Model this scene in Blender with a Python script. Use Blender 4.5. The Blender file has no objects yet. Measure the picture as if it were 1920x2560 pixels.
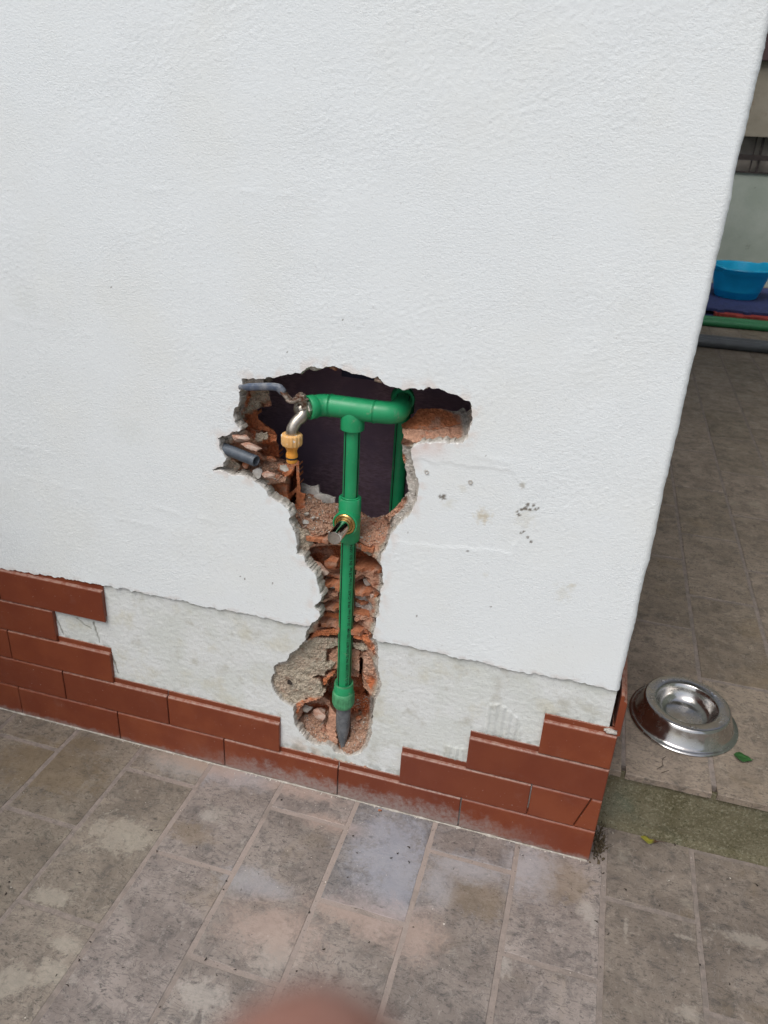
import bpy, bmesh, math, random
import numpy as np
from mathutils import Vector, Matrix, Euler

scene = bpy.context.scene
COL = scene.collection
rad = math.radians

# ------------------------------------------------------------------ camera
cam_d = bpy.data.cameras.new('camera')
cam = bpy.data.objects.new('camera', cam_d)
COL.objects.link(cam)
cam.location = (-0.14386, -1.10918, 1.20063)
cam.rotation_euler = (1.124075, -0.049493, 0.279668)
cam_d.sensor_fit = 'HORIZONTAL'
cam_d.sensor_width = 36.0
cam_d.lens = 36.0 * 1925.435 / 1920.0
cam_d.clip_start = 0.005
cam_d.clip_end = 400.0
cam_d.dof.use_dof = True
cam_d.dof.focus_distance = 1.33
cam_d.dof.aperture_fstop = 36.10 / 1000 / 0.0030      # a phone lens: 3 mm wide opening
scene.camera = cam

# ------------------------------------------------------------------ sky, overcast light
SUN_EL, SUN_AZ = rad(58), rad(203)       # azimuth: compass style, 180 = from -Y
world = bpy.data.worlds.new('World')
scene.world = world
world.use_nodes = True
wn = world.node_tree
wn.nodes.clear()
w_out = wn.nodes.new('ShaderNodeOutputWorld')
w_bg = wn.nodes.new('ShaderNodeBackground')
w_hs = wn.nodes.new('ShaderNodeHueSaturation')
w_sky = wn.nodes.new('ShaderNodeTexSky')
w_sky.sky_type = 'NISHITA'
w_sky.sun_disc = False
w_sky.sun_elevation = SUN_EL
w_sky.sun_rotation = SUN_AZ
w_sky.air_density = 1.0
w_sky.dust_density = 4.0
w_hs.inputs['Saturation'].default_value = 0.58
w_bg.inputs['Strength'].default_value = 0.13
wn.links.new(w_sky.outputs[0], w_hs.inputs['Color'])
wn.links.new(w_hs.outputs[0], w_bg.inputs['Color'])
wn.links.new(w_bg.outputs[0], w_out.inputs['Surface'])

sun_d = bpy.data.lights.new('sun', 'SUN')
sun_d.energy = 1.1
sun_d.angle = rad(34)
sun_d.color = (1.0, 0.99, 0.97)
sun = bpy.data.objects.new('sun', sun_d)
COL.objects.link(sun)
sdir = Vector((math.sin(SUN_AZ) * math.cos(SUN_EL), math.cos(SUN_AZ) * math.cos(SUN_EL), math.sin(SUN_EL)))
sun.rotation_euler = (-sdir).to_track_quat('-Z', 'Y').to_euler()
sun.location = sdir * 8

scene.view_settings.view_transform = 'Standard'
scene.view_settings.look = 'None'
scene.view_settings.exposure = 0.22
scene.view_settings.gamma = 1.0
scene.view_settings.use_curve_mapping = False
scene.render.engine = 'CYCLES'
scene.cycles.max_bounces = 5
scene.cycles.use_denoising = True

# ------------------------------------------------------------------ measured outlines, in metres
# wall face = plane y 0, x to the right, z up; lower pavement at z 0, wall corner near x 0
HOLE=[(-0.6841, 0.8449), (-0.6682, 0.8493), (-0.6558, 0.8485), (-0.6339, 0.8548), (-0.6093, 0.8616), (-0.5881, 0.8657), (-0.5806, 0.8709), (-0.5776, 0.8762), (-0.5612, 0.8804), (-0.5463, 0.8771), (-0.5405, 0.8815), (-0.5317, 0.8846), (-0.5199, 0.8821), (-0.5023, 0.8786), (-0.4762, 0.8762), (-0.4659, 0.8729), (-0.4561, 0.8764), (-0.45, 0.8701), (-0.4383, 0.8646), (-0.4267, 0.861), (-0.4127, 0.8631), (-0.3988, 0.8669), (-0.3848, 0.8667), (-0.374, 0.8715), (-0.36, 0.8696), (-0.3431, 0.8652), (-0.3291, 0.862), (-0.3178, 0.8579), (-0.3096, 0.8576), (-0.3062, 0.8511), (-0.3053, 0.8372), (-0.3055, 0.8172), (-0.3093, 0.7993), (-0.3166, 0.788), (-0.3306, 0.7874), (-0.3502, 0.785), (-0.367, 0.7813), (-0.3868, 0.7765), (-0.3949, 0.7672), (-0.3954, 0.7535), (-0.3915, 0.7388), (-0.3844, 0.7214), (-0.3802, 0.7034), (-0.3816, 0.6809), (-0.3877, 0.6606), (-0.3958, 0.6461), (-0.4101, 0.6302), (-0.4187, 0.6186), (-0.4226, 0.6028), (-0.43, 0.5806), (-0.4371, 0.5687), (-0.4373, 0.5538), (-0.4325, 0.5356), (-0.4303, 0.5122), (-0.4337, 0.5005), (-0.4318, 0.4832), (-0.4329, 0.465), (-0.4367, 0.4414), (-0.4381, 0.4273), (-0.4412, 0.408), (-0.4456, 0.396), (-0.4335, 0.38), (-0.4314, 0.3565), (-0.4335, 0.3365), (-0.4259, 0.3089), (-0.4231, 0.2946), (-0.4263, 0.2736), (-0.4318, 0.2568), (-0.4352, 0.2377), (-0.4353, 0.2168), (-0.4344, 0.1959), (-0.4385, 0.1652), (-0.442, 0.1451), (-0.4501, 0.1261), (-0.4652, 0.1103), (-0.483, 0.1021), (-0.5034, 0.1015), (-0.5173, 0.1085), (-0.5267, 0.1197), (-0.5403, 0.1128), (-0.5541, 0.1087), (-0.5634, 0.1115), (-0.5774, 0.1242), (-0.5937, 0.1446), (-0.5971, 0.1656), (-0.5994, 0.1922), (-0.6143, 0.1961), (-0.6257, 0.2037), (-0.6371, 0.214), (-0.6438, 0.2335), (-0.6481, 0.2482), (-0.6388, 0.2663), (-0.6408, 0.2812), (-0.6295, 0.2918), (-0.6115, 0.3014), (-0.6048, 0.3182), (-0.5915, 0.3315), (-0.5828, 0.346), (-0.572, 0.3584), (-0.5741, 0.3788), (-0.5657, 0.388), (-0.5615, 0.4009), (-0.551, 0.4104), (-0.5428, 0.4217), (-0.5492, 0.4296), (-0.5577, 0.4393), (-0.5494, 0.4481), (-0.5424, 0.4611), (-0.5466, 0.4716), (-0.5499, 0.4867), (-0.5521, 0.4974), (-0.5543, 0.5058), (-0.5625, 0.5108), (-0.5749, 0.5259), (-0.5771, 0.5386), (-0.5883, 0.5386), (-0.5904, 0.5534), (-0.5873, 0.5626), (-0.5914, 0.5747), (-0.5975, 0.5884), (-0.6035, 0.6041), (-0.6042, 0.6183), (-0.6075, 0.6245), (-0.6239, 0.6352), (-0.6404, 0.6408), (-0.6468, 0.6549), (-0.6566, 0.6616), (-0.6698, 0.666), (-0.6863, 0.6716), (-0.7098, 0.6711), (-0.7333, 0.6746), (-0.7503, 0.6746), (-0.7261, 0.6851), (-0.7187, 0.6995), (-0.728, 0.7177), (-0.7354, 0.736), (-0.7203, 0.7408), (-0.7119, 0.7443), (-0.7034, 0.7519), (-0.6917, 0.7583), (-0.6995, 0.7682), (-0.7023, 0.7818), (-0.6987, 0.7916), (-0.6911, 0.8049), (-0.6919, 0.82), (-0.686, 0.8328)]
VOID=[(-0.6451, 0.9022), (-0.5483, 0.9199), (-0.4216, 0.9047), (-0.3007, 0.8913), (-0.3003, 0.8716), (-0.3142, 0.8598), (-0.3324, 0.8595), (-0.3568, 0.8592), (-0.3781, 0.8547), (-0.3893, 0.8374), (-0.41, 0.8152), (-0.4074, 0.773), (-0.4008, 0.7438), (-0.393, 0.6971), (-0.4109, 0.6658), (-0.43, 0.6463), (-0.4533, 0.6366), (-0.4742, 0.6455), (-0.5159, 0.6544), (-0.5472, 0.6507), (-0.5649, 0.664), (-0.5895, 0.6634), (-0.5922, 0.7264), (-0.6317, 0.7243), (-0.6331, 0.7658), (-0.6416, 0.7782), (-0.652, 0.7835), (-0.6675, 0.7914), (-0.6725, 0.8043), (-0.6584, 0.8162), (-0.6445, 0.8215), (-0.6477, 0.8375), (-0.6489, 0.8731)]
FEATS=[([(-0.5754, 0.5542), (-0.5099, 0.5727), (-0.4557, 0.5687), (-0.4331, 0.5485), (-0.4303, 0.5331), (-0.4792, 0.5322), (-0.5082, 0.51), (-0.5467, 0.4973), (-0.5643, 0.5148)], 0.075, 0.075, 'z', 'brick', 1.5, 1.0), ([(-0.5779, 0.5642), (-0.5087, 0.5798), (-0.5065, 0.5737), (-0.5531, 0.5635), (-0.5695, 0.5537), (-0.5746, 0.5282)], 0.03, 0.03, 'z', 'dusty', 1.5, 1.0), ([(-0.4829, 0.5859), (-0.4648, 0.5808), (-0.4482, 0.5647), (-0.456, 0.5609), (-0.4724, 0.5728), (-0.4824, 0.573)], 0.03, 0.03, 'z', 'mortar', 1.5, 1.0), ([(-0.4811, 0.5335), (-0.447, 0.5383), (-0.4296, 0.5309), (-0.4285, 0.5088), (-0.4413, 0.5038), (-0.4541, 0.5168), (-0.4664, 0.521), (-0.4802, 0.5091)], 0.034, 0.034, 'z', 'dusty', 1.5, 1.0), ([(-0.5541, 0.4916), (-0.5108, 0.5102), (-0.5102, 0.4865), (-0.5494, 0.4709)], 0.09, 0.09, 'z', 'brick', 1.5, 1.0), ([(-0.4814, 0.4998), (-0.4616, 0.5146), (-0.4483, 0.5021), (-0.4332, 0.4958), (-0.4329, 0.4888), (-0.4807, 0.4808)], 0.09, 0.09, 'z', 'brick', 1.5, 1.0), ([(-0.5472, 0.4762), (-0.5094, 0.4917), (-0.508, 0.466), (-0.5394, 0.4571), (-0.5477, 0.4677)], 0.035, 0.06, 'z', 'dusty', 1.5, 1.0), ([(-0.4795, 0.4868), (-0.4328, 0.498), (-0.4321, 0.4845), (-0.479, 0.4731)], 0.04, 0.04, 'z', 'dusty', 1.5, 1.0), ([(-0.5447, 0.448), (-0.5084, 0.4608), (-0.5077, 0.4323), (-0.5356, 0.4211)], 0.055, 0.055, 'z', 'dusty', 1.5, 1.0), ([(-0.479, 0.4716), (-0.4584, 0.4773), (-0.4429, 0.4573), (-0.4486, 0.4442), (-0.4778, 0.4352)], 0.05, 0.05, 'z', 'pale', 1.5, 1.0), ([(-0.4743, 0.4513), (-0.4494, 0.4437), (-0.4513, 0.4378), (-0.4752, 0.4444)], 0.11, 0.11, 'z', 'brick', 0.5, 1.0), ([(-0.56, 0.4292), (-0.5489, 0.433), (-0.542, 0.4208), (-0.5531, 0.4145)], 0.09, 0.09, 'z', 'brick', 1.5, 1.0), ([(-0.5439, 0.4153), (-0.5332, 0.425), (-0.5075, 0.4308), (-0.5067, 0.4019), (-0.5501, 0.3918)], 0.05, 0.05, 'z', 'orange', 1.5, 0.4), ([(-0.4788, 0.4371), (-0.4354, 0.4411), (-0.4358, 0.4293), (-0.4668, 0.424), (-0.4781, 0.4183)], 0.032, 0.032, 'z', 'dusty', 1.5, 1.0), ([(-0.4781, 0.4064), (-0.4663, 0.4124), (-0.4464, 0.4064), (-0.4394, 0.3956), (-0.45, 0.3893), (-0.4775, 0.3878)], 0.085, 0.085, 'z', 'brick', 1.5, 1.0), ([(-0.5764, 0.3678), (-0.5629, 0.3761), (-0.5538, 0.3757), (-0.5718, 0.3587)], 0.075, 0.075, 'z', 'brick', 1.5, 1.0), ([(-0.5253, 0.3935), (-0.5077, 0.4018), (-0.5074, 0.3919)], 0.08, 0.08, 'z', 'brick', 1.5, 1.0), ([(-0.5681, 0.3634), (-0.5509, 0.3835), (-0.5061, 0.4013), (-0.5056, 0.3833), (-0.542, 0.3721)], 0.03, 0.03, 'z', 'orange', 1.5, 1.0), ([(-0.4783, 0.3951), (-0.4408, 0.4), (-0.4292, 0.3743), (-0.4314, 0.3542), (-0.4435, 0.3659), (-0.461, 0.3835), (-0.4779, 0.3831)], 0.028, 0.028, 'z', 'orange', 1.5, 1.0), ([(-0.529, 0.3304), (-0.5076, 0.3558), (-0.4643, 0.3577), (-0.4623, 0.3064), (-0.4799, 0.309), (-0.5084, 0.3017), (-0.5216, 0.295)], 0.045, 0.045, 'z', 'dusty', 1.5, 0.5), ([(-0.5808, 0.3453), (-0.5508, 0.3696), (-0.5058, 0.3756), (-0.5053, 0.3559), (-0.5288, 0.3426), (-0.5305, 0.317), (-0.5109, 0.3183), (-0.5192, 0.3008), (-0.5301, 0.2915), (-0.532, 0.2781), (-0.5453, 0.2781), (-0.5695, 0.2656), (-0.6071, 0.2609), (-0.6338, 0.2583), (-0.6426, 0.2618), (-0.6357, 0.2839), (-0.607, 0.3049), (-0.5895, 0.3336)], 0.012, 0.042, 'x', 'mortar', 3, 1.0), ([(-0.6406, 0.2617), (-0.6071, 0.2661), (-0.5495, 0.2756), (-0.5405, 0.2697), (-0.5347, 0.2499), (-0.5201, 0.2451), (-0.5309, 0.2281), (-0.569, 0.2172), (-0.5893, 0.2021), (-0.6119, 0.1999), (-0.6322, 0.2185)], 0.014, 0.034, 'x', 'mortar', 3, 0.9), ([(-0.4798, 0.3732), (-0.4565, 0.3764), (-0.4464, 0.3637), (-0.46, 0.3574), (-0.4793, 0.36)], 0.034, 0.034, 'z', 'mortar', 1.5, 1.0), ([(-0.463, 0.3378), (-0.4575, 0.3391), (-0.4578, 0.2866), (-0.4637, 0.2851)], 0.12, 0.12, 'z', 'brick', 0.5, 1.0), ([(-0.4583, 0.357), (-0.4473, 0.3585), (-0.4335, 0.3347), (-0.4215, 0.3076), (-0.4335, 0.2903), (-0.4535, 0.3017), (-0.4582, 0.3107)], 0.034, 0.034, 'z', 'dusty', 1.5, 1.0), ([(-0.5393, 0.2258), (-0.5256, 0.2545), (-0.5236, 0.2714), (-0.5075, 0.2811), (-0.4823, 0.2902), (-0.4569, 0.286), (-0.454, 0.2706), (-0.4329, 0.2598), (-0.4342, 0.2375), (-0.4494, 0.2138), (-0.477, 0.1977), (-0.5148, 0.1929), (-0.5225, 0.2191)], 0.1, 0.1, 'z', 'brick', 1.5, 1.0), ([(-0.5389, 0.2698), (-0.5192, 0.2958), (-0.506, 0.3004), (-0.5189, 0.2803), (-0.5341, 0.2526)], 0.04, 0.04, 'z', 'orange', 1.5, 1.0), ([(-0.459, 0.3049), (-0.4363, 0.3069), (-0.4312, 0.2903), (-0.4394, 0.2778), (-0.4529, 0.2885)], 0.04, 0.04, 'z', 'orange', 1.5, 1.0), ([(-0.4758, 0.2396), (-0.4506, 0.241), (-0.4331, 0.2566), (-0.4285, 0.1959), (-0.4486, 0.1902), (-0.4742, 0.1914)], 0.085, 0.085, 'z', 'brick', 1.5, 1.3), ([(-0.4617, 0.1973), (-0.4567, 0.1987), (-0.4571, 0.1723), (-0.4615, 0.1711)], 0.14, 0.14, 'z', 'brick', 0.5, 1.0), ([(-0.4496, 0.2557), (-0.4406, 0.2508), (-0.4448, 0.2378), (-0.4492, 0.2451)], 0.14, 0.14, 'z', 'brick', 0.6, 1.0), ([(-0.5971, 0.1995), (-0.5663, 0.2227), (-0.5393, 0.2301), (-0.5482, 0.2224), (-0.573, 0.2075), (-0.5878, 0.1789), (-0.5959, 0.1793)], 0.02, 0.02, 'z', 'orange', 1.5, 1.0), ([(-0.5896, 0.1557), (-0.5706, 0.1895), (-0.5517, 0.2031), (-0.5329, 0.2069), (-0.5234, 0.1997), (-0.5254, 0.1823), (-0.5513, 0.1694), (-0.5703, 0.1612)], 0.075, 0.075, 'z', 'orange', 1.5, 1.0), ([(-0.5365, 0.1841), (-0.528, 0.1805), (-0.5294, 0.1639), (-0.5382, 0.1653)], 0.14, 0.14, 'z', 'brick', 0.6, 1.0), ([(-0.5956, 0.1578), (-0.5689, 0.1747), (-0.5505, 0.188), (-0.5246, 0.1894), (-0.5122, 0.1723), (-0.4986, 0.1265), (-0.5142, 0.114), (-0.5609, 0.1135), (-0.5908, 0.137)], 0.014, 0.06, 'z', 'tan', 3, 1.7), ([(-0.5224, 0.2092), (-0.5056, 0.1895), (-0.5065, 0.1526), (-0.4986, 0.1244), (-0.5195, 0.1291), (-0.5298, 0.1581)], 0.02, 0.05, 'z', 'dusty', 1.5, 0.5), ([(-0.4796, 0.1898), (-0.4312, 0.2035), (-0.4306, 0.1859), (-0.4364, 0.1578), (-0.4489, 0.1291), (-0.4686, 0.1133), (-0.4911, 0.1086), (-0.4988, 0.1261), (-0.479, 0.1453)], 0.012, 0.06, 'z', 'tan', 3, 1.7), ([(-0.419, 0.8084), (-0.403, 0.8434), (-0.3774, 0.8707), (-0.3555, 0.8777), (-0.3132, 0.8774), (-0.2976, 0.8855), (-0.297, 0.8353), (-0.3125, 0.795), (-0.3476, 0.7897), (-0.3907, 0.7807), (-0.4107, 0.7874)], 0.012, 0.135, 'z', 'dusty', 1.5, 0.75), ([(-0.4153, 0.8457), (-0.3556, 0.8793), (-0.3131, 0.881), (-0.3085, 0.8343), (-0.3593, 0.8123), (-0.4097, 0.8086)], 0.055, 0.135, 'z', 'orange', 1.5, 0.6), ([(-0.4127, 0.7851), (-0.395, 0.7729), (-0.3825, 0.7243), (-0.3778, 0.6839), (-0.395, 0.6464), (-0.4142, 0.6216), (-0.424, 0.6318), (-0.412, 0.6619), (-0.3978, 0.6908), (-0.405, 0.7384)], 0.075, 0.008, 'x', 'pale', 3, 1.2), ([(-0.4114, 0.7666), (-0.4014, 0.7619), (-0.3977, 0.7529), (-0.4063, 0.742)], 0.05, 0.05, 'z', 'orange', 1.5, 1.0), ([(-0.4138, 0.6684), (-0.396, 0.6884), (-0.3922, 0.679), (-0.4097, 0.652), (-0.4279, 0.6314), (-0.4349, 0.6405)], 0.06, 0.06, 'z', 'dusty', 1.5, 1.0), ([(-0.4794, 0.6464), (-0.4538, 0.6375), (-0.4308, 0.6473), (-0.4192, 0.6327), (-0.4208, 0.607), (-0.4398, 0.5868), (-0.4557, 0.5788), (-0.4771, 0.5878)], 0.02, 0.1, 'z', 'dusty', 1.5, 1.5), ([(-0.6059, 0.6382), (-0.5851, 0.6656), (-0.5456, 0.6517), (-0.5133, 0.6552), (-0.5105, 0.6026), (-0.5251, 0.5964), (-0.5543, 0.5806), (-0.5775, 0.5728), (-0.6007, 0.5997)], 0.02, 0.1, 'z', 'tan', 1.5, 1.8), ([(-0.5969, 0.6011), (-0.5712, 0.5915), (-0.5581, 0.5725), (-0.5709, 0.545), (-0.584, 0.5501), (-0.5905, 0.5776)], 0.012, 0.03, 'x', 'mortar', 1.5, 1.0), ([(-0.6874, 0.8654), (-0.6411, 0.8725), (-0.6413, 0.8596), (-0.6795, 0.8547), (-0.6994, 0.8338)], 0.09, 0.09, 'z', 'brick', 1.5, 1.0), ([(-0.6946, 0.8259), (-0.6768, 0.8436), (-0.6751, 0.8213), (-0.6821, 0.8087), (-0.6926, 0.7885), (-0.6963, 0.7912)], 0.035, 0.06, 'x', 'orange', 1.5, 1.0), ([(-0.677, 0.8281), (-0.6622, 0.8421), (-0.6414, 0.8474), (-0.6417, 0.8293), (-0.658, 0.8123), (-0.6753, 0.8002), (-0.6828, 0.7932), (-0.693, 0.7764), (-0.6951, 0.785)], 0.045, 0.08, 'x', 'mortar', 1.5, 1.5), ([(-0.6624, 0.8229), (-0.6431, 0.8275), (-0.6405, 0.8173), (-0.6612, 0.8141)], 0.09, 0.09, 'z', 'orange', 1.5, 1.0), ([(-0.6805, 0.8016), (-0.6596, 0.8124), (-0.6681, 0.802), (-0.6575, 0.7821), (-0.6451, 0.7799), (-0.6274, 0.7717), (-0.6275, 0.7608), (-0.6483, 0.7536), (-0.6508, 0.7696), (-0.6758, 0.77), (-0.6883, 0.7695), (-0.6892, 0.7897)], 0.08, 0.08, 'z', 'orange', 1.5, 0.4), ([(-0.6954, 0.7772), (-0.6835, 0.788), (-0.6787, 0.7664), (-0.6905, 0.7594), (-0.7014, 0.7598)], 0.045, 0.045, 'z', 'brick', 1.5, 1.0), ([(-0.6816, 0.768), (-0.6687, 0.7672), (-0.6692, 0.7471), (-0.6779, 0.7525)], 0.05, 0.05, 'z', 'brick', 1.5, 1.0), ([(-0.6691, 0.765), (-0.645, 0.7685), (-0.6453, 0.753), (-0.6648, 0.744), (-0.6709, 0.7485)], 0.052, 0.052, 'z', 'mortar', 1.5, 0.8), ([(-0.6462, 0.7678), (-0.6343, 0.7655), (-0.6249, 0.7629), (-0.627, 0.7499), (-0.6593, 0.7423), (-0.6633, 0.7458), (-0.6465, 0.7537)], 0.06, 0.06, 'z', 'orange', 1.5, 1.0), ([(-0.6662, 0.7436), (-0.6253, 0.7546), (-0.6227, 0.7188), (-0.6297, 0.7275), (-0.6581, 0.7231), (-0.6693, 0.7298)], 0.095, 0.095, 'z', 'brick', 1.5, 1.0), ([(-0.7379, 0.7367), (-0.7287, 0.7437), (-0.7152, 0.7419), (-0.7145, 0.7301), (-0.7218, 0.7203), (-0.7235, 0.7079), (-0.7288, 0.7159)], 0.008, 0.03, 'x', 'mortar', 1.5, 1.4), ([(-0.7228, 0.709), (-0.7116, 0.7017), (-0.6963, 0.7005), (-0.6953, 0.6912), (-0.7086, 0.6812), (-0.7229, 0.6764), (-0.7473, 0.6746), (-0.7497, 0.6776)], 0.01, 0.03, 'x', 'mortar', 1.5, 1.4), ([(-0.7086, 0.703), (-0.6817, 0.7026), (-0.6689, 0.7125), (-0.6291, 0.7188), (-0.6007, 0.7094), (-0.6017, 0.6971), (-0.6248, 0.6918), (-0.6519, 0.6843), (-0.6824, 0.6916)], 0.05, 0.09, 'z', 'tan', 1.5, 1.4), ([(-0.7148, 0.6791), (-0.6795, 0.6937), (-0.6566, 0.693), (-0.623, 0.6926), (-0.6078, 0.6922), (-0.6103, 0.6775), (-0.6335, 0.665), (-0.661, 0.6632), (-0.6905, 0.6713)], 0.015, 0.05, 'z', 'tan', 1.5, 1.5), ([(-0.652, 0.6655), (-0.6052, 0.6778), (-0.6053, 0.6379), (-0.6146, 0.632), (-0.6283, 0.6367), (-0.6437, 0.6424)], 0.05, 0.05, 'z', 'orange', 1.5, 0.3), ([(-0.6085, 0.6944), (-0.5938, 0.7278), (-0.5802, 0.7299), (-0.5797, 0.6356), (-0.6059, 0.6219), (-0.6093, 0.6412)], 0.08, 0.08, 'z', 'orange', 1.5, 0.3), ([(-0.6108, 0.6963), (-0.5987, 0.7162), (-0.5975, 0.6737), (-0.6102, 0.6597)], 0.13, 0.13, 'z', 'brick', 0.6, 1.0), ([(-0.6109, 0.6447), (-0.5986, 0.6617), (-0.5986, 0.6401), (-0.611, 0.6258)], 0.13, 0.13, 'z', 'brick', 0.6, 1.0), ([(-0.633, 0.7129), (-0.5923, 0.7262), (-0.6063, 0.6931), (-0.6161, 0.6886), (-0.6347, 0.7004)], 0.06, 0.1, 'z', 'orange', 1.5, 0.5)]
COMBS=[[(-0.2245, 0.3055), (-0.2009, 0.312), (-0.1631, 0.2864), (-0.1569, 0.2375), (-0.2229, 0.2338)], [(-0.2935, 0.1886), (-0.2502, 0.1914), (-0.2482, 0.1547), (-0.2974, 0.1583)]]
CRACKS=[[(-1.1288, 0.2891), (-1.1198, 0.2617), (-1.1139, 0.2425)], [(-1.0759, 0.2922), (-1.0603, 0.2801), (-1.044, 0.2727)], [(-1.0352, 0.2904), (-1.0325, 0.2686), (-1.0284, 0.2423)], [(-1.0026, 0.2164), (-0.9973, 0.1944), (-0.992, 0.1722)]]
SPOTS=[(-0.3391, 0.694, 0.0054, 'dark'), (-0.3441, 0.6944, 0.0034, 'dark'), (-0.3351, 0.6916, 0.0027, 'dark'), (-0.2708, 0.6721, 0.0176, 'tan'), (-0.3272, 0.6841, 0.0149, 'tan2'), (-0.3097, 0.7153, 0.0095, 'tan2'), (-0.2189, 0.6896, 0.003, 'dark'), (-0.2137, 0.6945, 0.003, 'dark'), (-0.2076, 0.6972, 0.003, 'dark'), (-0.2002, 0.6961, 0.003, 'dark'), (-0.1962, 0.704, 0.003, 'dark'), (-0.1912, 0.6985, 0.003, 'dark'), (-0.2049, 0.7041, 0.003, 'dark'), (-0.2154, 0.6845, 0.003, 'dark'), (-0.1879, 0.7007, 0.003, 'dark'), (-0.2155, 0.6617, 0.0024, 'dark'), (-0.2092, 0.6529, 0.0024, 'dark'), (-0.1976, 0.6485, 0.0024, 'dark'), (-0.2054, 0.6578, 0.0024, 'dark'), (-0.1923, 0.6412, 0.0024, 'dark'), (-0.2053, 0.6799, 0.0203, 'tan2'), (-0.2744, 0.6714, 0.0135, 'tan'), (-0.1302, 0.5601, 0.0203, 'tan2'), (-0.1178, 0.5758, 0.0081, 'tan'), (-0.6715, 0.6897, 0.002, 'dark'), (-0.297, 0.7257, 0.0041, 'dark2'), (-0.3703, 0.7335, 0.0047, 'dark2'), (-0.2167, 0.7352, 0.0081, 'tan2'), (-0.2181, 0.735, 0.0047, 'dark2'), (-0.5165, 0.9578, 0.0017, 'dark'), (-0.1535, 1.2228, 0.0017, 'dark'), (-0.7003, 0.4709, 0.0017, 'dark'), (-0.6912, 0.4679, 0.0017, 'dark'), (-0.6361, 0.4698, 0.0017, 'dark'), (-0.2904, 0.6051, 0.0017, 'dark'), (-0.2415, 0.5086, 0.0017, 'dark'), (-0.3665, 0.4616, 0.0017, 'dark'), (-0.3934, 0.6198, 0.0017, 'dark'), (-0.278, 0.774, 0.0017, 'dark'), (-0.6068, 0.898, 0.0017, 'dark'), (-0.9126, 0.9686, 0.0017, 'dark'), (-0.2558, 0.5685, 0.0081, 'tan2'), (-1.0773, 0.9305, 0.0405, 'tan3'), (-0.9044, 0.7241, 0.0405, 'tan3')]
BLOBS={'white': [([-0.357, -0.098], (0.075, 0.1)), ([-0.331, -0.17], (0.06, 0.07)), ([-0.22, -0.089], (0.07, 0.03)), ([-0.259, -0.137], (0.03, 0.05)), ([-0.107, -0.058], (0.05, 0.06)), ([-0.7, -0.014], (0.07, 0.03)), ([-0.81, -0.028], (0.1, 0.03)), ([-0.589, -0.242], (0.05, 0.03)), ([-0.55, -0.243], (0.05, 0.02))], 'pink': [([-0.346, -0.239], (0.075, 0.045)), ([-0.384, -0.242], (0.09, 0.03)), ([-0.276, -0.244], (0.05, 0.05)), ([-0.483, -0.072], (0.06, 0.02)), ([-0.584, -0.014], (0.09, 0.02)), ([-0.508, -0.313], (0.09, 0.05)), ([-0.783, -0.01], (0.12, 0.025))], 'pale': [([-0.8, -0.489], (0.05, 0.03)), ([-0.852, -0.519], (0.04, 0.045)), ([-0.815, -0.442], (0.05, 0.02)), ([-0.565, -0.452], (0.06, 0.05)), ([-0.724, -0.129], (0.03, 0.025)), ([0.004, -0.109], (0.025, 0.035)), ([0.016, -0.133], (0.012, 0.03)), ([-0.119, -0.258], (0.02, 0.03)), ([0.266, -0.079], (0.07, 0.02)), ([0.164, -0.248], (0.03, 0.02)), ([-0.486, -0.344], (0.06, 0.06)), ([0.07, -0.125], (0.006, 0.035)), ([0.168, -0.109], (0.03, 0.006)), ([-0.849, -0.222], (0.1, 0.06)), ([-0.887, -0.373], (0.06, 0.03))], 'brown': [([-1.059, -0.037], (0.05, 0.02)), ([-0.735, -0.176], (0.06, 0.03)), ([-1.098, -0.118], (0.15, 0.08)), ([-0.191, -0.141], (0.06, 0.05)), ([-0.042, -0.065], (0.06, 0.05))]}
DEBRIS=[[-0.418, -0.122], [-0.345, -0.099], [-0.32, -0.111], [-0.418, -0.178], [-0.411, -0.321], [-0.344, -0.286], [-0.329, -0.078], [-0.354, -0.113], [-0.601, -0.048], [-0.437, -0.087], [-0.281, -0.236], [-0.458, -0.265], [-0.44, -0.369], [-0.898, -0.069], [-0.806, -0.196], [-0.77, -0.235], [-0.618, -0.27], [-0.621, -0.253], [-0.705, -0.205], [-0.875, -0.319], [-0.978, -0.373], [-0.967, -0.394], [-0.778, -0.426], [-0.776, -0.458], [-0.616, -0.485], [-0.586, -0.395], [-0.534, -0.397], [-0.768, -0.498], [0.069, -0.043], [0.162, 0.092], [0.304, 0.044], [0.233, -0.174], [0.041, -0.145], [0.013, 0.014], [0.029, -0.021], [0.128, -0.059], [0.189, -0.154], [0.02, -0.126]]
CHIPS=[[-0.419, -0.028], [-0.43, -0.05], [-0.41, -0.148], [-1.237, -0.025], [-0.968, -0.381], [-0.923, -0.368], [-0.722, -0.012], [-0.917, -0.008], [-0.565, -0.17], [-0.232, -0.214], [0.045, 0.082], [0.023, 0.043], [0.009, -0.009], [0.147, 0.002], [0.257, 0.044], [-0.797, -0.559], [-1.148, 0.021], [-0.453, -0.199], [0.19, 0.069]]
RIBS=[(0.5644, -0.5823, -0.4553, 0.026, 3, 0.0, 0.0075), (0.5184, -0.4902, -0.4415, 0.028, 5, 0.0, 0.0075), (0.4792, -0.5602, -0.5235, 0.05, 6, 0.0, 0.0075), (0.4689, -0.5526, -0.443, 0.03, 7, 0.0, 0.0075), (0.4401, -0.5548, -0.4494, 0.046, 8, 0.0, 0.006), (0.4207, -0.5497, -0.4468, 0.03, 9, 0.0, 0.0075), (0.3867, -0.5671, -0.4513, 0.026, 11, 0.0, 0.009)]

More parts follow.
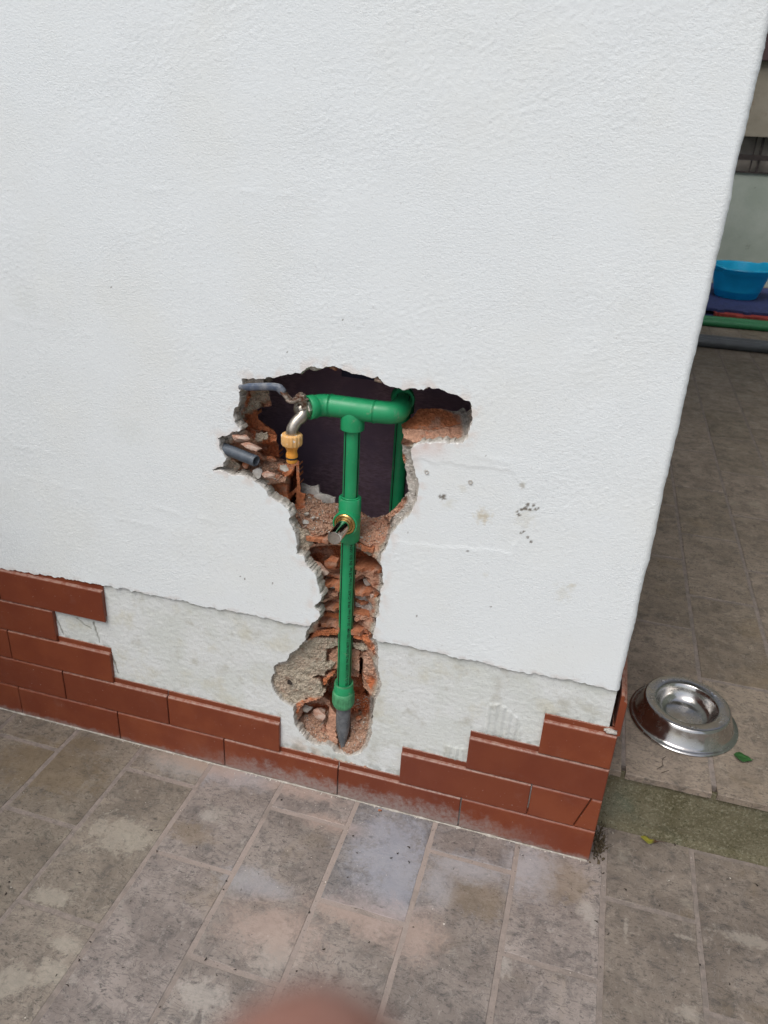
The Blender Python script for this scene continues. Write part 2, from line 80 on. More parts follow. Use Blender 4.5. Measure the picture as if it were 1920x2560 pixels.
# ------------------------------------------------------------------ helpers
def tag(o, label=None, cat=None, group=None, kind=None):
    if label: o['label'] = label
    if cat: o['category'] = cat
    if group: o['group'] = group
    if kind: o['kind'] = kind
    return o

def mesh(name, v, f, mat=None, smooth=False):
    me = bpy.data.meshes.new(name)
    me.from_pydata([tuple(p) for p in v], [], [tuple(q) for q in f])
    me.update()
    if mat: me.materials.append(mat)
    if smooth: me.polygons.foreach_set('use_smooth', [True] * len(me.polygons))
    return me

def link(name, me, parent=None, loc=None, rot=None):
    o = bpy.data.objects.new(name, me)
    COL.objects.link(o)
    if parent: o.parent = parent
    if loc is not None: o.location = loc
    if rot is not None: o.rotation_euler = rot
    return o

def obj(name, v, f, mat, parent=None, smooth=False, loc=None, rot=None):
    return link(name, mesh(name, v, f, mat, smooth), parent, loc, rot)

def empty(name, loc=(0, 0, 0), rot=(0, 0, 0)):
    return link(name, None, None, loc, rot)

def np_mesh(name, V, Q, mat, smooth=True, color=None):
    """V (n,3) array, Q (m,4) quad array"""
    me = bpy.data.meshes.new(name)
    me.vertices.add(len(V)); me.vertices.foreach_set('co', np.ascontiguousarray(V, dtype=np.float32).ravel())
    m = len(Q)
    me.loops.add(m * 4); me.loops.foreach_set('vertex_index', np.ascontiguousarray(Q, dtype=np.int32).ravel())
    me.polygons.add(m); me.polygons.foreach_set('loop_start', np.arange(0, m * 4, 4, dtype=np.int32))
    me.polygons.foreach_set('use_smooth', np.full(m, smooth))
    me.update(calc_edges=True); me.validate()
    if color is not None:
        a = me.color_attributes.new('tint', 'FLOAT_COLOR', 'POINT')
        c = np.ones((len(V), 4), dtype=np.float32); c[:, :3] = color
        a.data.foreach_set('color', c.ravel())
    me.materials.append(mat)
    return me

_rs = np.random.RandomState(7)
_perm = np.tile(_rs.permutation(512), 3)
_grad = _rs.normal(size=(512, 3)); _grad /= np.linalg.norm(_grad, axis=1)[:, None]
def perlin(x, y, z=0.0):
    x, y, z = np.broadcast_arrays(np.asarray(x, float), np.asarray(y, float), np.asarray(z, float))
    xi, yi, zi = np.floor(x).astype(int), np.floor(y).astype(int), np.floor(z).astype(int)
    xf, yf, zf = x - xi, y - yi, z - zi
    fade = lambda t: t * t * t * (t * (t * 6 - 15) + 10)
    u, v, w = fade(xf), fade(yf), fade(zf)
    r = 0
    for dx in (0, 1):
        for dy in (0, 1):
            for dz in (0, 1):
                h = _perm[(_perm[(_perm[(xi + dx) & 511] + yi + dy) & 511] + zi + dz) & 511]
                g = _grad[h]
                d = g[..., 0] * (xf - dx) + g[..., 1] * (yf - dy) + g[..., 2] * (zf - dz)
                r = r + d * (u if dx else 1 - u) * (v if dy else 1 - v) * (w if dz else 1 - w)
    return r * 1.6
def fbm(x, y, z=0.0, oct=4, gain=0.5):
    s, a, f = 0, 1.0, 1.0
    for i in range(oct):
        s = s + a * perlin(x * f + 13.7 * i, y * f + 7.1 * i, z * f + 3.3 * i); a *= gain; f *= 2.03
    return s
def smooth(a, b, x):
    t = np.clip((x - a) / (b - a), 0, 1); return t * t * (3 - 2 * t)

def seg_dist(px, pz, poly, closed=True):
    """distance to polyline and nearest point, vectorised over points (chunked)"""
    A = np.asarray(poly, float); B = np.roll(A, -1, 0) if closed else A[1:]
    if not closed: A = A[:-1]
    d = B - A; L2 = (d ** 2).sum(1) + 1e-18
    n = len(px); D = np.empty(n); NX = np.empty(n); NZ = np.empty(n)
    for s in range(0, n, 20000):
        x = px[s:s + 20000, None]; z = pz[s:s + 20000, None]
        t = np.clip(((x - A[:, 0]) * d[:, 0] + (z - A[:, 1]) * d[:, 1]) / L2, 0, 1)
        qx = A[:, 0] + t * d[:, 0]; qz = A[:, 1] + t * d[:, 1]
        dd = (x - qx) ** 2 + (z - qz) ** 2
        k = dd.argmin(1); i = np.arange(len(k))
        D[s:s + 20000] = np.sqrt(dd[i, k]); NX[s:s + 20000] = qx[i, k]; NZ[s:s + 20000] = qz[i, k]
    return D, NX, NZ
def inside(px, pz, poly):
    A = np.asarray(poly, float); B = np.roll(A, -1, 0)
    r = np.zeros(len(px), bool)
    for (x0, z0), (x1, z1) in zip(A, B):
        if z0 == z1: continue
        c = ((z0 > pz) != (z1 > pz)) & (px < (x1 - x0) * (pz - z0) / (z1 - z0) + x0)
        r ^= c
    return r
def sdist(px, pz, poly):
    D, _, _ = seg_dist(px, pz, poly)
    return np.where(inside(px, pz, poly), D, -D)
def roughen(poly, step=0.0018, amp=0.0016, closed=True, seed=0.0):
    P = np.asarray(poly, float); out = []
    n = len(P)
    for i in range(n if closed else n - 1):
        a, b = P[i], P[(i + 1) % n]
        k = max(1, int(np.linalg.norm(b - a) / step))
        for j in range(k): out.append(a + (b - a) * j / k)
    if not closed: out.append(P[-1])
    O = np.array(out)
    for f, g in ((60, 1.0), (150, 0.7), (330, 0.45)):
        O[:, 0] += amp * g * perlin(O[:, 0] * f + seed, O[:, 1] * f, 1.7)
        O[:, 1] += amp * g * perlin(O[:, 0] * f + seed, O[:, 1] * f, 9.2)
    return O

def grid_cut(us, zs, keep, outlines, cell):
    """regular grid of quads; cells with keep==False are cut out, rim vertices snapped to the outlines.
    returns u, z (flat), quads, rim edge list, rim mask, outward direction at rim"""
    nu, nz = len(us), len(zs)
    U, Z = np.meshgrid(us, zs)                    # (nz, nu)
    cu, cz = (us[:-1] + us[1:]) / 2, (zs[:-1] + zs[1:]) / 2
    CU, CZ = np.meshgrid(cu, cz)
    K = keep(CU.ravel(), CZ.ravel()).reshape(nz - 1, nu - 1)
    idx = np.arange(nu * nz).reshape(nz, nu)
    cnt = np.zeros((nz, nu), int); tot = np.zeros((nz, nu), int)
    mu = np.zeros((nz, nu)); mz = np.zeros((nz, nu))
    for a in (0, 1):
        for b in (0, 1):
            sl = (slice(a, nz - 1 + a), slice(b, nu - 1 + b))
            cnt[sl] += K; tot[sl] += 1; mu[sl] += CU * K; mz[sl] += CZ * K
    rim = (cnt > 0) & (cnt < tot)
    u, z = U.ravel().copy(), Z.ravel().copy()
    r = np.nonzero(rim.ravel())[0]
    best = np.full(len(r), 1e9); bx = u[r].copy(); bz = z[r].copy()
    for pl, closed in outlines:
        D, X, Zq = seg_dist(u[r], z[r], pl, closed)
        m = D < best; best[m] = D[m]; bx[m] = X[m]; bz[m] = Zq[m]
    ok = best < 1.6 * cell
    u[r[ok]] = bx[ok]; z[r[ok]] = bz[ok]
    c = np.maximum(cnt.ravel(), 1)
    du = u - mu.ravel() / c; dz = z - mz.ravel() / c
    ln = np.sqrt(du ** 2 + dz ** 2) + 1e-9
    Q = np.stack([idx[:-1, :-1], idx[:-1, 1:], idx[1:, 1:], idx[1:, :-1]], -1)[K]
    # rim edges: edges used by exactly one kept cell, with a dropped neighbour cell (not at grid border)
    E = []
    h = K[:-1, :] != K[1:, :]
    ii, jj = np.nonzero(h)
    for i, j in zip(ii, jj):
        a, b = idx[i + 1, j], idx[i + 1, j + 1]
        E.append((a, b) if K[i + 1, j] else (b, a))
    v = K[:, :-1] != K[:, 1:]
    ii, jj = np.nonzero(v)
    for i, j in zip(ii, jj):
        a, b = idx[i, j + 1], idx[i + 1, j + 1]
        E.append((b, a) if K[i, j + 1] else (a, b))
    return u, z, Q, np.array(E), rim.ravel(), du / ln, dz / ln
def compact(V, Q, extra=()):
    used = np.unique(Q); m = np.full(len(V), -1); m[used] = np.arange(len(used))
    return V[used], m[Q], [e[used] for e in extra], m

def frame_from(d):
    d = Vector(d).normalized()
    up = Vector((0, 0, 1)) if abs(d.z) < 0.9 else Vector((1, 0, 0))
    a = d.cross(up).normalized(); return a, d.cross(a).normalized(), d
def tube(pts, radii, seg=20, cap=True, ring=None):
    """sweep with parallel transport; radii a number or a list"""
    P = [Vector(p) for p in pts]
    n = len(P); R = [radii] * n if isinstance(radii, (int, float)) else list(radii)
    v, f = [], []
    t0 = (P[1] - P[0]).normalized(); a, b, _ = frame_from(t0)
    for i in range(n):
        t = ((P[min(i + 1, n - 1)] - P[max(i - 1, 0)])).normalized()
        if t.length > 0 and (t - t0).length > 1e-9:
            q = t0.rotation_difference(t); a = q @ a; b = q @ b; t0 = t
        for k in range(seg):
            c = 2 * math.pi * k / seg
            s = 1.0 if ring is None else ring(c)
            v.append(P[i] + (a * math.cos(c) + b * math.sin(c)) * R[i] * s)
        if i:
            for k in range(seg):
                k2 = (k + 1) % seg
                f.append(((i - 1) * seg + k, (i - 1) * seg + k2, i * seg + k2, i * seg + k))
    if cap:
        f.append(tuple(reversed(range(seg)))); f.append(tuple((n - 1) * seg + k for k in range(seg)))
    return v, f
def lathe_dir(profile, origin, direction, seg=28, ring=None):
    """profile: list of (distance along axis, radius); closed ends where radius 0"""
    o = Vector(origin); a, b, d = frame_from(direction)
    v, f = [], []
    for i, (h, r) in enumerate(profile):
        for k in range(seg):
            c = 2 * math.pi * k / seg
            s = 1.0 if ring is None else ring(c, i)
            v.append(o + d * h + (a * math.cos(c) + b * math.sin(c)) * max(r, 1e-5) * s)
        if i:
            for k in range(seg):
                k2 = (k + 1) % seg
                f.append(((i - 1) * seg + k, (i - 1) * seg + k2, i * seg + k2, i * seg + k))
    return v, f
def box(x0, x1, y0, y1, z0, z1):
    v = [(x, y, z) for z in (z0, z1) for y in (y0, y1) for x in (x0, x1)]
    f = [(0, 2, 3, 1), (4, 5, 7, 6), (0, 1, 5, 4), (2, 6, 7, 3), (0, 4, 6, 2), (1, 3, 7, 5)]
    return v, f
def join(*parts):
    v, f = [], []
    for pv, pf in parts:
        o = len(v); v += list(pv); f += [tuple(i + o for i in q) for q in pf]
    return v, f
def bevel_obj(o, w=0.001, seg=2):
    m = o.modifiers.new('bevel', 'BEVEL'); m.width = w; m.segments = seg; m.limit_method = 'ANGLE'; m.angle_limit = rad(40)
    return o
def autosmooth(o, ang=35):
    me = o.data
    bm = bmesh.new(); bm.from_mesh(me)
    for e in bm.edges:
        if len(e.link_faces) == 2 and e.calc_face_angle(0) > rad(ang): e.smooth = False
    for p in bm.faces: p.smooth = True
    bm.to_mesh(me); bm.free()
    return o
def chunk(rng, sx, sy, sz, n=16, sub=True):
    """a broken angular lump: hull of random points, about 30-60 triangles"""
    bm = bmesh.new()
    for i in range(n):
        p = Vector((rng.gauss(0, 1), rng.gauss(0, 1), rng.gauss(0, 1))).normalized()
        p *= rng.uniform(0.8, 1.1)
        bm.verts.new((p.x * sx / 2, p.y * sy / 2, p.z * sz / 2))
    r = bmesh.ops.convex_hull(bm, input=bm.verts)
    loose = [g for g in r['geom_interior'] if isinstance(g, bmesh.types.BMVert)]
    bmesh.ops.delete(bm, geom=loose, context='VERTS')
    if sub:
        bmesh.ops.subdivide_edges(bm, edges=bm.edges[:], cuts=2, use_grid_fill=True)
        k = rng.uniform(0, 50); m = min(sx, sy, sz)
        for v in bm.verts:
            n_ = v.co.normalized()
            v.co += n_ * float(perlin(v.co.x / m * 1.7 + k, v.co.y / m * 1.7, v.co.z / m * 1.7)) * m * 0.14
    bmesh.ops.triangulate(bm, faces=bm.faces[:])
    v = [p.co.copy() for p in bm.verts]; bm.verts.index_update()
    f = [[q.index for q in p.verts] for p in bm.faces]
    bm.free()
    return v, f

# ------------------------------------------------------------------ materials
class NT:
    def __init__(s, name):
        s.m = bpy.data.materials.new(name); s.m.use_nodes = True
        s.t = s.m.node_tree; s.t.nodes.clear()
        s.out = s.n('ShaderNodeOutputMaterial'); s.b = s.n('ShaderNodeBsdfPrincipled')
        s.l(s.b.outputs[0], s.out.inputs['Surface'])
    def n(s, t, **kw):
        o = s.t.nodes.new(t)
        for k, v in kw.items(): setattr(o, k, v)
        return o
    def l(s, a, b): s.t.links.new(a, b)
    def set(s, **kw):
        for k, v in kw.items():
            i = s.b.inputs[k.replace('_', ' ')]
            if hasattr(v, 'is_output'): s.l(v, i)
            else: i.default_value = (*v, 1) if isinstance(v, tuple) and len(v) == 3 else v
        return s
    def pos(s): return s.n('ShaderNodeNewGeometry').outputs['Position']
    def obj(s): return s.n('ShaderNodeTexCoord').outputs['Object']
    def attr(s, name='tint'):
        a = s.n('ShaderNodeAttribute'); a.attribute_name = name; return a.outputs['Color']
    def rnd(s): return s.n('ShaderNodeObjectInfo').outputs['Random']
    def vadd(s, a, b, op='ADD'):
        o = s.n('ShaderNodeVectorMath', operation=op)
        for i, x in enumerate((a, b)):
            if hasattr(x, 'is_output'): s.l(x, o.inputs[i])
            else: o.inputs[i].default_value = x
        return o.outputs[0]
    def math(s, op, a, b=0.0, clamp=False):
        o = s.n('ShaderNodeMath', operation=op); o.use_clamp = clamp
        for i, x in enumerate((a, b)):
            if hasattr(x, 'is_output'): s.l(x, o.inputs[i])
            else: o.inputs[i].default_value = x
        return o.outputs[0]
    def noise(s, vec, scale, detail=4, rough=0.55, dist=0.0):
        o = s.n('ShaderNodeTexNoise'); s.l(vec, o.inputs['Vector'])
        o.inputs['Scale'].default_value = scale; o.inputs['Detail'].default_value = detail
        o.inputs['Roughness'].default_value = rough; o.inputs['Distortion'].default_value = dist
        return o.outputs['Fac']
    def ramp(s, fac, lo, hi, a=0.0, b=1.0):
        o = s.n('ShaderNodeMapRange'); o.interpolation_type = 'SMOOTHSTEP'
        s.l(fac, o.inputs['Value'])
        o.inputs['From Min'].default_value = lo; o.inputs['From Max'].default_value = hi
        o.inputs['To Min'].default_value = a; o.inputs['To Max'].default_value = b
        return o.outputs['Result']
    def mix(s, fac, a, b, mode='MIX'):
        o = s.n('ShaderNodeMix', data_type='RGBA', blend_type=mode)
        for i, x in ((0, fac), (6, a), (7, b)):
            if hasattr(x, 'is_output'): s.l(x, o.inputs[i])
            else: o.inputs[i].default_value = x if not isinstance(x, tuple) else (*x, 1)
        return o.outputs[2]
    def scale(s, vec, k): return s.vadd(vec, k, 'MULTIPLY')
    def bump(s, h, strength=0.3, dist=0.001, normal=None):
        o = s.n('ShaderNodeBump'); s.l(h, o.inputs['Height'])
        (s.l(strength, o.inputs['Strength']) if hasattr(strength, 'is_output') else setattr(o.inputs['Strength'], 'default_value', strength)); o.inputs['Distance'].default_value = dist
        if normal is not None: s.l(normal, o.inputs['Normal'])
        s.l(o.outputs[0], s.b.inputs['Normal']); return o.outputs[0]

def simple(name, col, rough=0.5, metal=0.0, var=0.15, scale=60, bump=0.1, bdist=0.0006, spec=0.5):
    t = NT(name); p = t.obj()
    c = t.mix(t.ramp(t.noise(p, scale, 5), 0.3, 0.7), tuple(max(0, x * (1 - var)) for x in col), tuple(min(1, x * (1 + var)) for x in col))
    t.set(Base_Color=c, Metallic=metal)
    t.b.inputs['Specular IOR Level'].default_value = spec
    t.set(Roughness=t.ramp(t.noise(p, scale * 1.7, 4), 0.3, 0.7, max(0.02, rough - 0.08), min(1, rough + 0.08)))
    if bump: t.bump(t.noise(p, scale * 6, 4), bump, bdist)
    return t.m

M = {}
t = NT('white_stucco'); p = t.pos()
base = t.mix(t.ramp(t.noise(p, 5, 4), 0.42, 0.75), (0.80, 0.845, 0.855), (0.79, 0.825, 0.815))
base = t.mix(t.ramp(t.noise(p, 210, 4, 0.65), 0.26, 0.40), (0.68, 0.70, 0.70), base)
t.set(Base_Color=t.mix(1.0, base, t.attr(), 'MULTIPLY'), Roughness=0.92)
t.b.inputs['Specular IOR Level'].default_value = 0.2
t_amp = t.ramp(t.noise(p, 6, 3), 0.35, 0.65, 0.36, 0.62)
h = t.math('ADD', t.noise(t.scale(p, (0.75, 1, 1.25)), 290, 4, 0.62), t.math('MULTIPLY', t.noise(p, 700, 3), 0.5))
t.bump(h, t_amp, 0.0013); M['stucco'] = t.m

t = NT('base_render'); p = t.pos()
base = t.mix(t.ramp(t.noise(p, 9, 5, 0.6), 0.40, 0.62), (0.665, 0.695, 0.665), (0.72, 0.745, 0.735))
base = t.mix(t.ramp(t.noise(t.vadd(p, (4, 2, 1)), 22, 6, 0.65), 0.52, 0.74, 0, 0.75), base, (0.50, 0.50, 0.44))
base = t.mix(t.ramp(t.noise(t.vadd(p, (9, 1, 4)), 13, 5, 0.65), 0.50, 0.72, 0, 0.55), base, (0.60, 0.58, 0.46))
base = t.mix(t.ramp(t.noise(p, 240, 4, 0.65), 0.56, 0.70, 0, 0.6), base, (0.48, 0.48, 0.45))
t.set(Base_Color=t.mix(1.0, base, t.attr(), 'MULTIPLY'), Roughness=0.93)
t.b.inputs['Specular IOR Level'].default_value = 0.2
h = t.math('ADD', t.noise(p, 300, 4, 0.65), t.math('MULTIPLY', t.noise(p, 70, 5, 0.65), 1.2))
t.bump(h, 0.5, 0.0016); M['base'] = t.m

t = NT('broken_masonry'); p = t.pos()
c = t.mix(1.0, t.attr(), t.mix(t.ramp(t.noise(p, 130, 5, 0.65), 0.3, 0.7), (0.80, 0.78, 0.76), (1.12, 1.12, 1.12)), 'MULTIPLY')
c = t.mix(t.ramp(t.noise(p, 420, 3, 0.6), 0.66, 0.74, 0, 0.30), c, (0.50, 0.44, 0.38))
t.set(Base_Color=c, Roughness=0.95); t.b.inputs['Specular IOR Level'].default_value = 0.15
t.bump(t.math('ADD', t.noise(p, 260, 5, 0.7), t.math('MULTIPLY', t.noise(p, 800, 2), 0.4)), 0.55, 0.0014); M['broken'] = t.m

def lump_mat(name, col, dust, amt=0.55):
    t = NT(name); p = t.obj()
    c = t.mix(t.ramp(t.noise(p, 70, 5, 0.65), amt - 0.12, amt + 0.12), col, dust)
    c = t.mix(t.ramp(t.noise(p, 350, 3), 0.62, 0.75, 0, 0.5), c, tuple(x * 0.5 for x in col))
    t.set(Base_Color=c, Roughness=0.95); t.b.inputs['Specular IOR Level'].default_value = 0.15
    t.bump(t.noise(p, 330, 5, 0.7), 0.8, 0.0014); return t.m
M['lump_brick'] = lump_mat('brick_lump', (0.36, 0.125, 0.058), (0.46, 0.27, 0.19))
M['lump_pink'] = lump_mat('dusty_brick_lump', (0.44, 0.24, 0.17), (0.52, 0.40, 0.33), 0.5)
M['lump_mortar'] = lump_mat('mortar_lump', (0.36, 0.33, 0.28), (0.50, 0.47, 0.42), 0.5)
M['lump_pale'] = lump_mat('plaster_lump', (0.58, 0.56, 0.52), (0.46, 0.42, 0.37), 0.6)

t = NT('facing_tile'); p = t.obj(); w = t.pos()
rn = t.rnd(); pv = t.vadd(p, t.scale(t.n('ShaderNodeCombineXYZ').outputs[0], (0, 0, 0)))
cmb = t.n('ShaderNodeCombineXYZ'); t.l(t.math('MULTIPLY', rn, 37.0), cmb.inputs[0]); t.l(t.math('MULTIPLY', rn, 91.0), cmb.inputs[1])
pv = t.vadd(p, cmb.outputs[0])
c = t.mix(t.ramp(t.noise(pv, 14, 4), 0.3, 0.7), (0.188, 0.042, 0.018), (0.236, 0.060, 0.024))
c = t.mix(t.ramp(rn, 0, 1, 0.0, 0.5), c, (0.145, 0.034, 0.018))
# fine scratches and dusty film
sc = t.noise(t.scale(pv, (9, 40, 160)), 5, 3, 0.6, 0.6)
c = t.mix(t.ramp(sc, 0.70, 0.76, 0, 0.30), c, (0.46, 0.34, 0.29))
c = t.mix(t.ramp(t.noise(pv, 26, 6, 0.7), 0.54, 0.88, 0, 0.20), c, (0.30, 0.21, 0.185))
c = t.mix(t.ramp(t.noise(pv, 300, 2), 0.73, 0.78, 0, 0.8), c, (0.60, 0.50, 0.45))
# cement splashed low on the bottom course, below the hole
sep = t.n('ShaderNodeSeparateXYZ'); t.l(w, sep.inputs[0])
dx = t.math('ABSOLUTE', t.math('ADD', sep.outputs[0], 0.45)); 
film = t.math('MULTIPLY', t.ramp(dx, 0.16, 0.42, 1, 0), t.ramp(t.math('ADD', sep.outputs[2], t.math('MULTIPLY', t.noise(w, 34, 8, 0.72), 0.11)), 0.070, 0.105, 1, 0))
film = t.math('MULTIPLY', film, t.ramp(t.noise(w, 140, 6, 0.75), 0.34, 0.58, 0.35, 1.0))
c = t.mix(t.math('MULTIPLY', film, 0.75), c, (0.33, 0.285, 0.265))
low = t.ramp(t.math('ADD', sep.outputs[2], t.math('MULTIPLY', t.noise(w, 60, 8, 0.72), 0.045)), 0.022, 0.036, 0.6, 0)
c = t.mix(low, c, (0.30, 0.25, 0.23))
sn = t.n('ShaderNodeSeparateXYZ'); t.l(t.n('ShaderNodeNewGeometry').outputs['True Normal'], sn.inputs[0])
up = t.math('MULTIPLY', t.ramp(sn.outputs[2], 0.25, 0.7), t.ramp(t.noise(w, 90, 5, 0.7), 0.35, 0.6, 0.08, 0.42))
up = t.math('MULTIPLY', up, t.n('ShaderNodeObjectInfo').outputs['Alpha'])
c = t.mix(up, c, (0.47, 0.36, 0.30))
t.set(Base_Color=c, Roughness=t.ramp(t.noise(pv, 35, 5), 0.3, 0.7, 0.28, 0.50))
t.b.inputs['Specular IOR Level'].default_value = 0.35
t.bump(t.noise(pv, 120, 4), 0.12, 0.0008); M['tile'] = t.m

def paving(mname, gain):
  global t
  t = NT(mname); w = t.pos(); rn = t.rnd()
  cmb = t.n('ShaderNodeCombineXYZ'); t.l(t.math('MULTIPLY', rn, 53.0), cmb.inputs[0]); t.l(t.math('MULTIPLY', rn, 19.0), cmb.inputs[1]); t.l(t.math('MULTIPLY', rn, 71.0), cmb.inputs[2])
  pv = t.vadd(w, cmb.outputs[0])
  c = t.mix(t.ramp(t.noise(pv, 9, 6, 0.6, 0.8), 0.32, 0.68), (0.205, 0.178, 0.162), (0.315, 0.278, 0.256))
  tone = t.mix(rn, (0.84, 0.82, 0.77), (1.10, 1.07, 1.06))
  c = t.mix(1.0, c, tone, 'MULTIPLY')
  c = t.mix(t.ramp(t.noise(pv, 30, 8, 0.74, 0.8), 0.47, 0.68, 0, 0.70), c, (0.098, 0.090, 0.087))
  c = t.mix(t.ramp(t.noise(t.scale(pv, (1.0, 1.9, 1.0)), 95, 7, 0.75, 0.6), 0.53, 0.63, 0, 0.80), c, (0.078, 0.072, 0.069))
  c = t.mix(t.ramp(t.noise(t.vadd(pv, (5, 9, 2)), 65, 7, 0.75, 0.6), 0.54, 0.70, 0, 0.60), c, (0.40, 0.36, 0.33))
  c = t.mix(t.ramp(t.noise(pv, 5.5, 5, 0.6, 1.5), 0.60, 0.72, 0, 0.45), c, (0.36, 0.335, 0.29))
  c = t.mix(t.ramp(t.noise(t.vadd(pv, (7, 3, 0)), 6, 4, 0.6, 0.6), 0.58, 0.74, 0, 0.4), c, (0.215, 0.165, 0.105))
  # hairline veins and scratches
  vn = t.math('ABSOLUTE', t.math('SUBTRACT', t.noise(t.scale(pv, (1.0, 2.2, 1.0)), 13, 5, 0.65, 1.4), 0.5))
  c = t.mix(t.ramp(vn, 0.004, 0.016, 0.5, 0), c, (0.085, 0.075, 0.070))
  v2 = t.math('ABSOLUTE', t.math('SUBTRACT', t.noise(t.scale(pv, (2.5, 1.0, 1.0)), 21, 4, 0.6, 0.9), 0.52))
  c = t.mix(t.ramp(v2, 0.002, 0.008, 0.28, 0), c, (0.42, 0.39, 0.36))
  # dust and stone inclusions that lie on particular spots of the pavement
  nz1 = t.noise(w, 30, 8, 0.72, 0.8); nz2 = t.noise(w, 130, 6, 0.75)
  def blob_mask(lst, lo=0.45, hi=1.15):
      acc = None
      for (cx, cy), (sx, sy) in lst:
          q = t.vadd(t.vadd(w, (-cx, -cy, 0)), (1 / sx, 1 / sy, 0), 'MULTIPLY')
          ln = t.n('ShaderNodeVectorMath', operation='LENGTH'); t.l(q, ln.inputs[0])
          v = ln.outputs['Value']
          acc = v if acc is None else t.math('MINIMUM', acc, v)
      acc = t.math('ADD', acc, t.math('MULTIPLY', t.math('SUBTRACT', nz1, 0.5), 2.6))
      acc = t.math('ADD', acc, t.math('MULTIPLY', t.math('SUBTRACT', nz2, 0.5), 1.5))
      return t.ramp(acc, lo, hi, 1, 0)
  c = t.mix(t.math('MULTIPLY', blob_mask(BLOBS['brown']), 0.5), c, (0.20, 0.150, 0.095))
  c = t.mix(t.math('MULTIPLY', blob_mask(BLOBS['pale'], 0.30, 0.85), 0.52), c, (0.42, 0.385, 0.345))
  c = t.mix(t.math('MULTIPLY', blob_mask(BLOBS['white'], 0.25, 1.5), 0.62), c, (0.37, 0.36, 0.375))
  c = t.mix(t.math('MULTIPLY', blob_mask(BLOBS['pink'], 0.1, 1.5), 0.66), c, (0.42, 0.315, 0.265))
  c = t.mix(1.0, c, gain, 'MULTIPLY')
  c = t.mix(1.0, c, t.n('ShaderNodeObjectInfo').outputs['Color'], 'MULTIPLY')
  t.set(Base_Color=c, Roughness=t.ramp(t.noise(pv, 30, 5), 0.3, 0.7, 0.42, 0.66))
  t.b.inputs['Specular IOR Level'].default_value = 0.35
  t.bump(t.math('ADD', t.noise(pv, 90, 8, 0.75), t.math('MULTIPLY', t.noise(pv, 12, 3), 1.5)), 0.45, 0.0020); return t.m
M['paving'] = paving('paving_stone', (1.0, 1.0, 1.0))
M['paving_brown'] = paving('brown_paving_stone', (1.0, 0.95, 0.84))

t = NT('grout'); w = t.pos()
c = t.mix(t.ramp(t.noise(w, 60, 6, 0.7), 0.35, 0.65), (0.195, 0.168, 0.148), (0.275, 0.232, 0.205))
gd = t.n('ShaderNodeVectorMath', operation='LENGTH'); t.l(t.vadd(t.vadd(w, (0.45, 0.12, 0)), (2.2, 2.6, 0), 'MULTIPLY'), gd.inputs[0])
c = t.mix(t.ramp(t.math('ADD', gd.outputs['Value'], t.math('MULTIPLY', t.noise(w, 18, 6, 0.7), 0.8)), 0.7, 1.7, 0.75, 0), c, (0.375, 0.31, 0.275))
c = t.mix(t.ramp(t.noise(w, 14, 4), 0.54, 0.70, 0, 0.5), c, (0.17, 0.15, 0.13))
c = t.mix(t.ramp(t.noise(w, 260, 3), 0.66, 0.72, 0, 0.8), c, (0.07, 0.06, 0.05))
t.set(Base_Color=c, Roughness=0.95); t.b.inputs['Specular IOR Level'].default_value = 0.15
t.bump(t.noise(w, 300, 5, 0.7), 0.7, 0.0015); M['grout'] = t.m

t = NT('mossy_concrete'); w = t.pos()
c = t.mix(t.ramp(t.noise(w, 10, 5, 0.6), 0.35, 0.68), (0.118, 0.106, 0.062), (0.195, 0.176, 0.118))
c = t.mix(t.ramp(t.noise(w, 7, 4), 0.55, 0.72, 0, 0.6), c, (0.13, 0.16, 0.12))
c = t.mix(t.ramp(t.noise(w, 190, 4, 0.7), 0.48, 0.66, 0, 0.75), c, (0.27, 0.255, 0.18))
c = t.mix(t.ramp(t.noise(t.vadd(w, (3, 1, 2)), 230, 4, 0.7), 0.54, 0.68, 0, 0.8), c, (0.055, 0.055, 0.03))
t.set(Base_Color=c, Roughness=0.97); t.b.inputs['Specular IOR Level'].default_value = 0.1
t.bump(t.noise(w, 260, 5, 0.75), 0.9, 0.002); M['moss'] = t.m

t = NT('dark_lining'); w = t.pos()
c = t.mix(t.ramp(t.noise(t.scale(w, (1, 1, 3.5)), 90, 5, 0.7), 0.35, 0.68), (0.24, 0.155, 0.19), (0.40, 0.27, 0.32))
c = t.mix(t.ramp(t.noise(w, 8, 3), 0.4, 0.65), c, (0.225, 0.155, 0.21))
t.set(Base_Color=c, Roughness=0.95); t.b.inputs['Specular IOR Level'].default_value = 0.1
M['lining'] = t.m
M['navy'] = simple('navy_panel', (0.05, 0.05, 0.10), 0.7, var=0.2, scale=40)

t = NT('green_plastic'); p = t.pos()
c = t.mix(t.ramp(t.noise(p, 26, 4), 0.3, 0.7), (0.013, 0.275, 0.105), (0.018, 0.325, 0.128))
c = t.mix(t.ramp(t.noise(t.scale(p, (1, 1, 0.3)), 120, 5, 0.7), 0.58, 0.76, 0, 0.5), c, (0.15, 0.34, 0.21))
c = t.mix(t.ramp(t.noise(p, 55, 5, 0.7), 0.58, 0.72, 0, 0.40), c, (0.34, 0.30, 0.23))
t.set(Base_Color=c, Roughness=t.ramp(t.noise(p, 60, 4), 0.3, 0.7, 0.34, 0.5)); t.bump(t.noise(p, 300, 3), 0.08, 0.0004); M['green'] = t.m
M['green_light'] = simple('dusty_green_plastic', (0.075, 0.30, 0.14), 0.55, var=0.25, scale=70)
M['stripe'] = simple('black_print', (0.003, 0.010, 0.006), 0.5, var=0.1, bump=0)
M['brass'] = simple('brass', (0.62, 0.40, 0.14), 0.28, 1.0, 0.15, 90)
